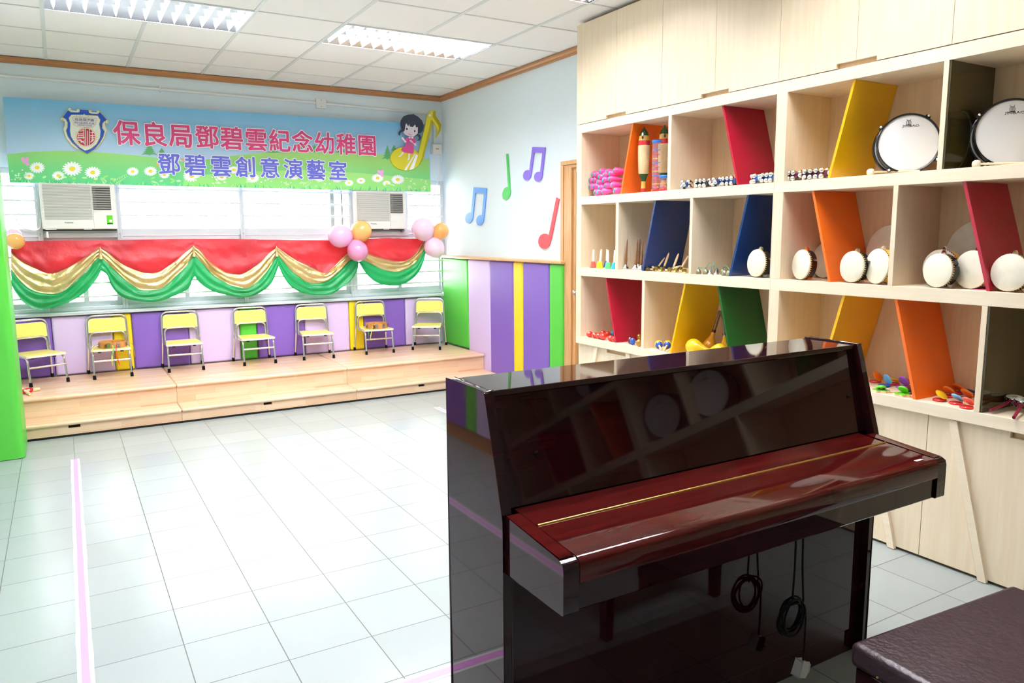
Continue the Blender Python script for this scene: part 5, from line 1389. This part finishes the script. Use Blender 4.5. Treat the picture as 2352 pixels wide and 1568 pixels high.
# maracas
def maraca(pc, ptip, label):
    r = thing('maraca', label, 'maraca', (0, 0, 0), 'yellow and blue maracas', world=False)
    d = ptip - pc; L = max(d.length, .1)
    R = .0275
    pr = [(max(R * math.sin(a), .0001), -R * math.cos(a) * 1.05) for a in [PI * i / 12 for i in range(13)]]
    MB().lathe(pr, 20, 0, mids=[0] * 8 + [1] * 4).build('head', ['pear_yellow', 'egg_blue'], r, smooth=80)
    MB().lathe([(.0001, R * .9), (.006, R * .9), (.0062, L * .7), (.0075, L - .01), (.005, L), (.0001, L)], 12).build('handle', 'stick_pale', r, smooth=50)
    place(r, aim(pc, d))
for h_, t_, l in (((908, 800), (930, 876), 'yellow and blue maraca, left one of the pair'), ((1005, 803), (962, 872), 'yellow and blue maraca, right one of the pair')):
    maraca(rest(c3(*h_), Z3 + .029, 3.27), rest(c3(*t_), Z3 + .009, 3.23), l)
a_ = at(*c3(1090, 838), 'x', 3.42); a_.z = Z3 + .029; maraca(a_, at(*c3(945, 850), 'z', Z3 + .009), 'maraca lying with its wooden handle toward the front and its head behind the yellow panel')
a_ = at(*c3(1100, 860), 'x', 3.36); a_.z = Z3 + .029; maraca(a_, at(*c3(990, 880), 'z', Z3 + .009), 'maraca with only its handle end showing at the foot of the yellow panel')
def pear(pb, pt, R, m, brown, label):
    r = thing('pear_maraca', label, 'maraca', (0, 0, 0), 'yellow pear-shaped maracas', world=False)
    d = pt - pb; L = d.length
    pr = [(.0001, -R)] + [(R * math.sin(a), -R * math.cos(a)) for a in [math.radians(x) for x in (20, 40, 60, 80, 100)]] + [(R * .86, R * .55), (R * .6, R * 1.05), (R * .38, R * 1.5), (R * .27, R * 2.1)]
    if brown:
        MB().lathe(pr + [(R * .25, R * 2.3), (.0001, R * 2.31)], 24).build('body', m, r, smooth=70)
        MB().lathe([(.0001, R * 2.1), (R * .3, R * 2.1), (R * .3, R * 2.5), (.0001, R * 2.5)], 16).build('collar', 'egg_maroon', r, smooth=40)
        MB().lathe([(.0001, R * 2.4), (R * .24, R * 2.4), (R * .22, L * .8), (R * .28, L - .01), (R * .2, L), (.0001, L)], 14).build('handle', 'stick_brown', r, smooth=50)
    else:
        MB().lathe(pr + [(R * .22, L), (.0001, L)], 24).build('body', m, r, smooth=70)
    place(r, aim(pb, d))
q = at(*c3(1290, 835), 'z', Z3 + .05); q.x = 3.29; q2 = at(*c3(1440, 880), 'x', 3.3); q2.z = Z3 + .02
q = at(*c3(1285, 838), 'x', 3.295); q.z = Z3 + .051; pear(q, Vector((3.36, q.y - .19, Z3 + .02)), .05, 'pear_yellow', 0, 'yellow pear maraca lying nearest the yellow panel')
q = at(*c3(1570, 835), 'x', 3.295); q.z = Z3 + .051; pear(q, Vector((3.25, q.y + .17, Z3 + .02)), .047, 'pear_yellow', 0, 'yellow pear maraca lying at the foot of the standing ones')
q = at(*c3(1452, 790), 'x', 3.42); q.z = Z3 + .045; pear(q, at(*c3(1575, 440), 'x', 3.49), .042, 'pear_orange', 1, 'orange-yellow pear maraca standing with a brown handle, leaning on the green panel')
q = at(*c3(1640, 760), 'x', 3.40); q.z = Z3 + .045; pear(q, at(*c3(1592, 450), 'x', 3.47), .042, 'pear_orange', 1, 'orange-yellow pear maraca standing half hidden by the green panel')
# castanets
def castanet(mb_, mt_, op, label):
    r = thing('castanet', label, 'castanet', (0, 0, 0), 'toy castanets on the lower shelf', world=False)
    R = .0275; pr = [(.0001, 0), (R * .86, 0), (R, .003), (R, .0065), (R * .88, .0095), (R * .4, .0085), (.0001, .008)]
    MB().lathe(pr, 26).build('lower_shell', mb_, r, smooth=50)
    m_ = Matrix.Translation((0, R * .8, .012)) @ Matrix.Rotation(-op, 4, 'X') @ Matrix.Translation((0, -R * .8, 0))
    MB().lathe([(.0001, .002), (R * .4, .001), (R * .88, 0), (R, .003), (R, .0065), (R * .86, .0095), (.0001, .0105)], 26, 0, m_).build('upper_shell', mt_, r, smooth=50)
    MB().tube([(-.008, R * .85, .006), (-.008, R * .95, .014), (.008, R * .95, .014), (.008, R * .85, .006)], .0012, 6).build('elastic', 'string_red', r)
    return r
ca = crop(1980, 830, 372 / 2352)
CA = [((190, 290), 'cas_red', 'cas_orange', .95, -.5, 'orange and red castanet open wide beside the piano edge'), ((318, 350), 'cas_blue', 'cas_sky', 1.15, .7, 'light and dark blue castanet behind the first frog'), ((460, 325), 'cas_red', 'cas_yellow', .35, .9, 'yellow and red castanet left of the orange panel'), ((575, 372), 'cas_purple', 'cas_purple', 1.0, 1.0, 'purple castanet behind the open-mouthed green frog'), ((695, 372), 'cas_red', 'cas_orange', .7, .8, 'orange and red castanet partly behind the orange panel'), ((712, 452), 'cas_black', 'cas_black', .1, 0, 'black castanet at the foot of the orange panel'),
      ((1125, 558), 'cas_red', 'cas_yellow', .62, -.35, 'yellow and red castanet just right of the orange panel'), ((1235, 505), 'cas_red', 'cas_orange', .75, .9, 'orange and red castanet behind the yellow one'), ((1375, 440), 'cas_red', 'cas_orange', .7, .95, 'orange and red castanet at the back by the orange panel'), ((1362, 605), 'cas_red', 'cas_sky', .62, .75, 'blue and red castanet before the orange ones'), ((1495, 540), 'cas_red', 'cas_orange', .72, .85, 'orange and red castanet behind the coral one'), ((1520, 665), 'cas_red', 'cas_coral', .7, .9, 'coral and red castanet at the front by the divider'), ((1600, 495), 'cas_red', 'cas_navy', .3, .5, 'navy and red castanet at the back by the divider')]
for pt, a, b, op, rz, l in CA:
    p = rest(ca(*pt), Z3 + .004, 3.245); place(castanet(a, b, op, l), TR((p.x, p.y, Z3 + .0005), -PI / 2 - .5 + rz - .6))
def frog(label, op):
    r = thing('frog_castanet', label, 'castanet', (0, 0, 0), 'green frog castanets', world=False)
    P = [(.03 * (1 + .13 * math.cos(6 * t)) * math.cos(t) * 1.15, .03 * (1 + .13 * math.cos(6 * t)) * math.sin(t)) for t in [2 * PI * i / 48 for i in range(48)]]
    MB().prism(P, 'z', 0, .009).build('wooden_base', 'gu_wood', r, smooth=50)
    MB().prism([(x * .97, y * .97) for x, y in P], 'z', .009, .0115).build('green_face', 'cas_green', r)
    m_ = Matrix.Translation((0, .02, .013)) @ Matrix.Rotation(-op, 4, 'X') @ Matrix.Translation((0, -.02, 0))
    MB().lathe([(.0001, 0), (.0225, 0), (.0235, .003), (.02, .009), (.012, .013), (.0001, .0145)], 22, 0, m_).build('shell', 'cas_green', r, smooth=60)
    e = MB()
    for sg in (-1, 1): e.ball((sg * .011, .024, .016), .0065, 10)
    e.build('eyes', 'cas_green', r, smooth=60)
    MB().tube([(.03, .0, .006), (.045, -.006, .002), (.062, 0, .002)], .0011, 6).build('string', 'string_red', r)
    return r
p = rest(ca(275, 435), Z3 + .004, 3.25); place(frog('green frog castanet on a wooden flower base beside the piano edge', .25), TR((max(p.x, 3.25), p.y, Z3 + .0005), -PI / 2 + .6))
p = rest(ca(580, 498), Z3 + .004, 3.25); place(frog('green frog castanet with its mouth open wide on a wooden flower base', .75), TR((max(p.x, 3.25), p.y, Z3 + .0005), -PI / 2 + .1))
def rattledrum(pc, ps, label):
    r = thing('pellet_drum', label, 'drum', (0, 0, 0), 'pellet drums with maroon sticks', world=False)
    R = .031
    MB().lathe([(R - .001, -.014), (R + .002, -.012), (R + .002, .012), (R - .001, .014)], 28).build('hoop', 'drum_maroon', r, smooth=40)
    MB().lathe([(.0001, .0145), (R, .0145), (R + .0025, .012), (R + .0027, .007)], 28, 0, mids=[0, 1, 1]).build('drum_head', ['skin_white', 'ring_black'], r, smooth=30)
    MB().lathe([(.0001, -.0145), (R, -.0145), (R + .0025, -.012), (R + .0027, -.007)], 28, 0, mids=[0, 1, 1]).build('drum_head', ['skin_white', 'ring_black'], r, smooth=30)
    s = MB(); d = ps - pc
    for k in range(14):
        a = 2 * PI * k / 14
        for z in (-.0095, .0095): s.ball((math.cos(a) * (R + .003), math.sin(a) * (R + .003), z), .002, 6)
    s.build('studs', 'silver', r)
    pr_ = MB()
    for k in range(5):
        a = 1.2 * k; pr_.ball((.008 * math.cos(a), .008 * math.sin(a), .0147), (.005, .004, .0006), 8, k % 2)
    pr_.build('printed_motif', ['cas_green', 'cas_red'], r)
    zz = Vector((-.12, -.05, 1)).normalized(); xx = Vector((d.x, d.y, 0)); xx = (xx - zz * xx.dot(zz)).normalized(); yy = zz.cross(xx)
    MB().tube([(R, 0, 0), (d.length, 0, -.004)], [.0055, .0065], 10).build('stick', 'drum_maroon', r, smooth=50)
    for sg in (-1, 1):
        q = MB().ball((.004, sg * (R + .014), -.012), .005, 8); q.tube([(0, sg * (R + .002), 0), (.004, sg * (R + .014), -.012)], .0007, 4); q.build('pellet', 'black_plastic', r)
    m_ = Matrix((xx, yy, zz)).transposed().to_4x4(); m_.translation = pc; place(r, m_)
pc = rest(ca(2210, 560), Z3 + .039, 3.3, 3.44); rattledrum(pc, at(*ca(1870, 735), 'z', Z3 + .008), 'pellet drum with its maroon stick crossing the shelf, further from the picture edge')
pc = rest(ca(2345, 600), Z3 + .039, 3.3, 3.42); rattledrum(pc, at(*ca(2205, 825), 'z', Z3 + .008), 'pellet drum with a maroon stick at the very edge of the picture')
# ================================================================ PIANO
PX0, PX1, PYB, PZ = .859, 2.331, 1.796, 1.084
YK = 1.507; ZK = .787; YT = 1.593
P = thing('upright_piano', 'glossy dark mahogany upright piano with a red-brown key lid', 'piano', ((PX0 + PX1) / 2, 1.65, 0))
side = [(PYB, .0), (PYB, PZ), (YT, PZ), (YT - .004, PZ - .012), (YK + .004, ZK + .012), (YK, ZK - .005), (YK, 0)]
for a, b in ((PX0, PX0 + .026), (PX1 - .026, PX1)):
    MB().prism(side, 'x', a, b).build('side_panel', 'piano_dark', P, smooth=50, bevel=.005, bseg=3)
MB().box(PX0 + .0265, PX1 - .0265, YT + .002, PYB, PZ - .015, PZ + .001).build('lid', 'piano_dark', P, bevel=.0025)
a0, a1_ = (YT + .013, PZ - .018), (YK + .03, ZK + .012)
MB().prism([a0, a1_, (a1_[0] + .018, a1_[1]), (a0[0] + .018, a0[1])], 'x', PX0 + .0268, PX1 - .0268).build('upper_panel', 'piano_dark', P)
MB().box(PX0 + .027, PX1 - .027, YK + .022, YK + .04, .09, .66).build('lower_panel', 'piano_dark', P, bevel=.002)
MB().box(PX0 + .027, PX1 - .027, YK + .03, YK + .05, 0, .088).build('toe_board', 'piano_dark', P, bevel=.002)
MB().box(PX0 + .027, PX1 - .027, PYB - .02, PYB - .004, .02, PZ - .02).build('back_board', 'piano_dark', P)
# key bed with cheeks
KX0, KX1, KY0, KYB = .869, 2.302, 1.258, YK + .02
zb = .649
def ztop(y): return .772 + (.791 - .772) * (y - KY0) / (1.478 - KY0)
bed = MB().prism([(KY0 + .012, zb), (KY0 + .008, zb + .004), (KY0 + .008, .712), (KYB - .002, .712), (KYB - .002, zb)], 'x', KX0 + .042, KX1 - .042)
bed.build('key_slip', 'piano_dark', P, smooth=40)
for a, b in ((KX0, KX0 + .041), (KX1 - .041, KX1)):
    pr = [(KY0 + .003, zb + .001), (KY0, zb + .006), (KY0, ztop(KY0) - .02), (KY0 + .004, ztop(KY0) - .006), (KY0 + .016, ztop(KY0) + .0005), (YK - .002, ztop(YK - .002) + .002), (YK - .002, zb + .001)]
    MB().prism(pr, 'x', a, b).build('cheek', 'piano_dark', P, smooth=40, bevel=.003, bseg=3)
    MB().prism([(KY0 + .018, ztop(KY0 + .018) + .0012), (YK - .003, ztop(YK) + .0022), (YK - .003, ztop(YK) + .0026), (KY0 + .018, ztop(KY0 + .018) + .0018)], 'x', a + .002, b - .002).build('cheek_top', 'piano_red', P)
yh = 1.432
def lidprism(y0, y1, th): return [(y0, ztop(y0) - th), (y1, ztop(y1) - th), (y1, ztop(y1)), (y0, ztop(y0))]
MB().prism([(KY0 + .002, .714), (KY0 - .001, .719), (KY0 - .001, ztop(KY0) - .012), (KY0 + .004, ztop(KY0) - .004), (KY0 + .014, ztop(KY0 + .014) + .0005), (yh - .003, ztop(yh)), (yh - .003, .714)], 'x', KX0 + .043, KX1 - .043).build('key_lid', ['piano_red', 'piano_dark'], P, smooth=35)
for pl in bpy.data.objects['key_lid'].data.polygons:
    if pl.center.z + P.location.z < ztop(KY0) - .005 and pl.normal.y < -.5: pl.material_index = 1  # dark reflection on the lid's front put into its colour
lab(bpy.data.objects['key_lid'], 'red-brown key lid')
MB().prism(lidprism(yh + .003, YK + .028, .05), 'x', KX0 + .043, KX1 - .043).build('lid_shelf', 'piano_red', P)
hg = MB().tube([(KX0 + .046, yh, ztop(yh) + .0005), (KX1 - .046, yh, ztop(yh) + .0005)], .0034, 10)
for i in range(46):
    x = KX0 + .06 + (KX1 - KX0 - .12) * i / 45; hg.tube([(x - .0006, yh, ztop(yh) + .0005), (x + .0006, yh, ztop(yh) + .0005)], .0038, 10)
lab(hg.build('piano_hinge', 'brass', P, smooth=40), 'long brass hinge')
for u, v in ((1000 + 905 * .2551, 750 + 1140 * .2551), (1600 + 1365 * .2551, 750 + 628 * .2551)):
    # on the sloping panel
    y = 1.56
    q = at(u, v, 'y', y); t_ = (q.z - a1_[1]) / (a0[1] - a1_[1]); q = at(u, v, 'y', a1_[0] + (a0[0] - a1_[0]) * t_)
    MB().lathe([(.0001, .007), (.004, .0065), (.006, .003), (.006, 0)], 12, 0, aim(q, (0, -1, .25))).build('stop_button', 'rubber', P, smooth=50)
q1 = at(1600 + 1990 * .2551, 750 + 1208 * .2551, 'z', ztop(1.28) + .002)
m_ = Matrix.Translation((q1.x + .012, q1.y + .004, ztop(q1.y + .004) + .0009))
MB().box(-.017, .017, -.005, .005, 0, .0004, 0, m_).build('white_sticker', 'p_white', P)
# flex hanging under the key bed
p4_ = crop(1600, 1100, .31973)
r = thing('power_cord', 'black coiled power cord with a white plug hanging under the piano keyboard', 'power cord', (1.6, 1.44, .5))
yc = 1.44
W2 = lambda x, y: at(*p4_(x, y), 'y', yc)
for k, pts in enumerate(([W2(710, 455), W2(706, 640), W2(690, 840), W2(700, 900)], [W2(760, 440), W2(760, 640), W2(768, 880), W2(745, 930)])):
    pts[0].z = .652
    MB().tube(fillet(pts, .03, 4), .0032, 8).build('hanging_flex', 'rubber', r, smooth=60)
cc_ = W2(680, 985); rr_ = (W2(590, 985) - W2(770, 985)).length / 2; hh_ = (W2(680, 850) - W2(680, 1110)).length / 2
co = MB(); pts = []
for i in range(150):
    t = i / 149; a = 2 * PI * 6 * t + 1; k = .86 + .14 * math.sin(i * .083)
    pts.append(cc_ + Vector((rr_ * k * math.cos(a) + .006 * math.sin(i * .05), .010 * math.sin(a + i * .03), hh_ * k * math.sin(a))))
co.tube(pts, .0032, 7); co.build('coil', 'rubber', r, smooth=60)
MB().tube(fillet([W2(770, 900), W2(785, 960), W2(778, 1150), W2(765, 1300)], .05, 4), .0032, 8).build('hanging_flex', 'rubber', r, smooth=60)
pm = W2(750, 1355); mm = Matrix.Translation(pm) @ Matrix.Rotation(.28, 4, 'Y')
MB().prism([(-.020, -.024), (.012, -.024), (.020, -.006), (.020, .016), (.012, .024), (-.014, .024)], 'y', -.014, .014, 0, mm).build('plug', 'plug_white', r, smooth=30, bevel=.003)
MB().box(.02, .038, -.003, .003, -.002, .002, 0, mm).box(.02, .034, -.010, -.006, -.012, -.008, 0, mm).box(.02, .034, .006, .010, -.012, -.008, 0, mm).build('pin', 'brass', r)
# ================================================================ PIANO STOOL
zs = .485
c0 = at(1951.7, 1472.5, 'z', zs); cR = at(2324, 1340, 'z', zs)
ax = (cR - c0); Wd = ax.length; ang = math.atan2(ax.y, ax.x)
r = thing('piano_stool', 'dark brown leather piano stool standing in front of the piano', 'stool', (0, 0, 0), world=False)
Dp = .36
MB().box(0, Wd, -Dp, 0, zs - .062, zs).build('cushion', 'leather', r, smooth=60, bevel=.016, bseg=5)
MB().box(.012, Wd - .012, -Dp + .012, -.012, zs - .145, zs - .064).build('apron', 'piano_dark', r, bevel=.003)
for x, y in ((.012, -.062), (Wd - .06, -.062), (.012, -Dp + .014), (Wd - .06, -Dp + .014)):
    MB().add([(x, y, zs - .066), (x + .048, y, zs - .066), (x + .048, y + .048, zs - .066), (x, y + .048, zs - .066), (x + .006, y + .006, 0), (x + .042, y + .006, 0), (x + .042, y + .042, 0), (x + .006, y + .042, 0)],
             [(0, 1, 2, 3), (7, 6, 5, 4), (0, 4, 5, 1), (1, 5, 6, 2), (2, 6, 7, 3), (3, 7, 4, 0)]).build('leg', 'piano_red', r, bevel=.003)
for y in (-.08, -Dp + .08):
    MB().ball((-.001, y, zs - .05), .003, 8).build('upholstery_nail', 'brass', r)
place(r, TR((c0.x, c0.y, 0), ang))

for o in bpy.data.objects:
    if '_w' in o: del o['_w']
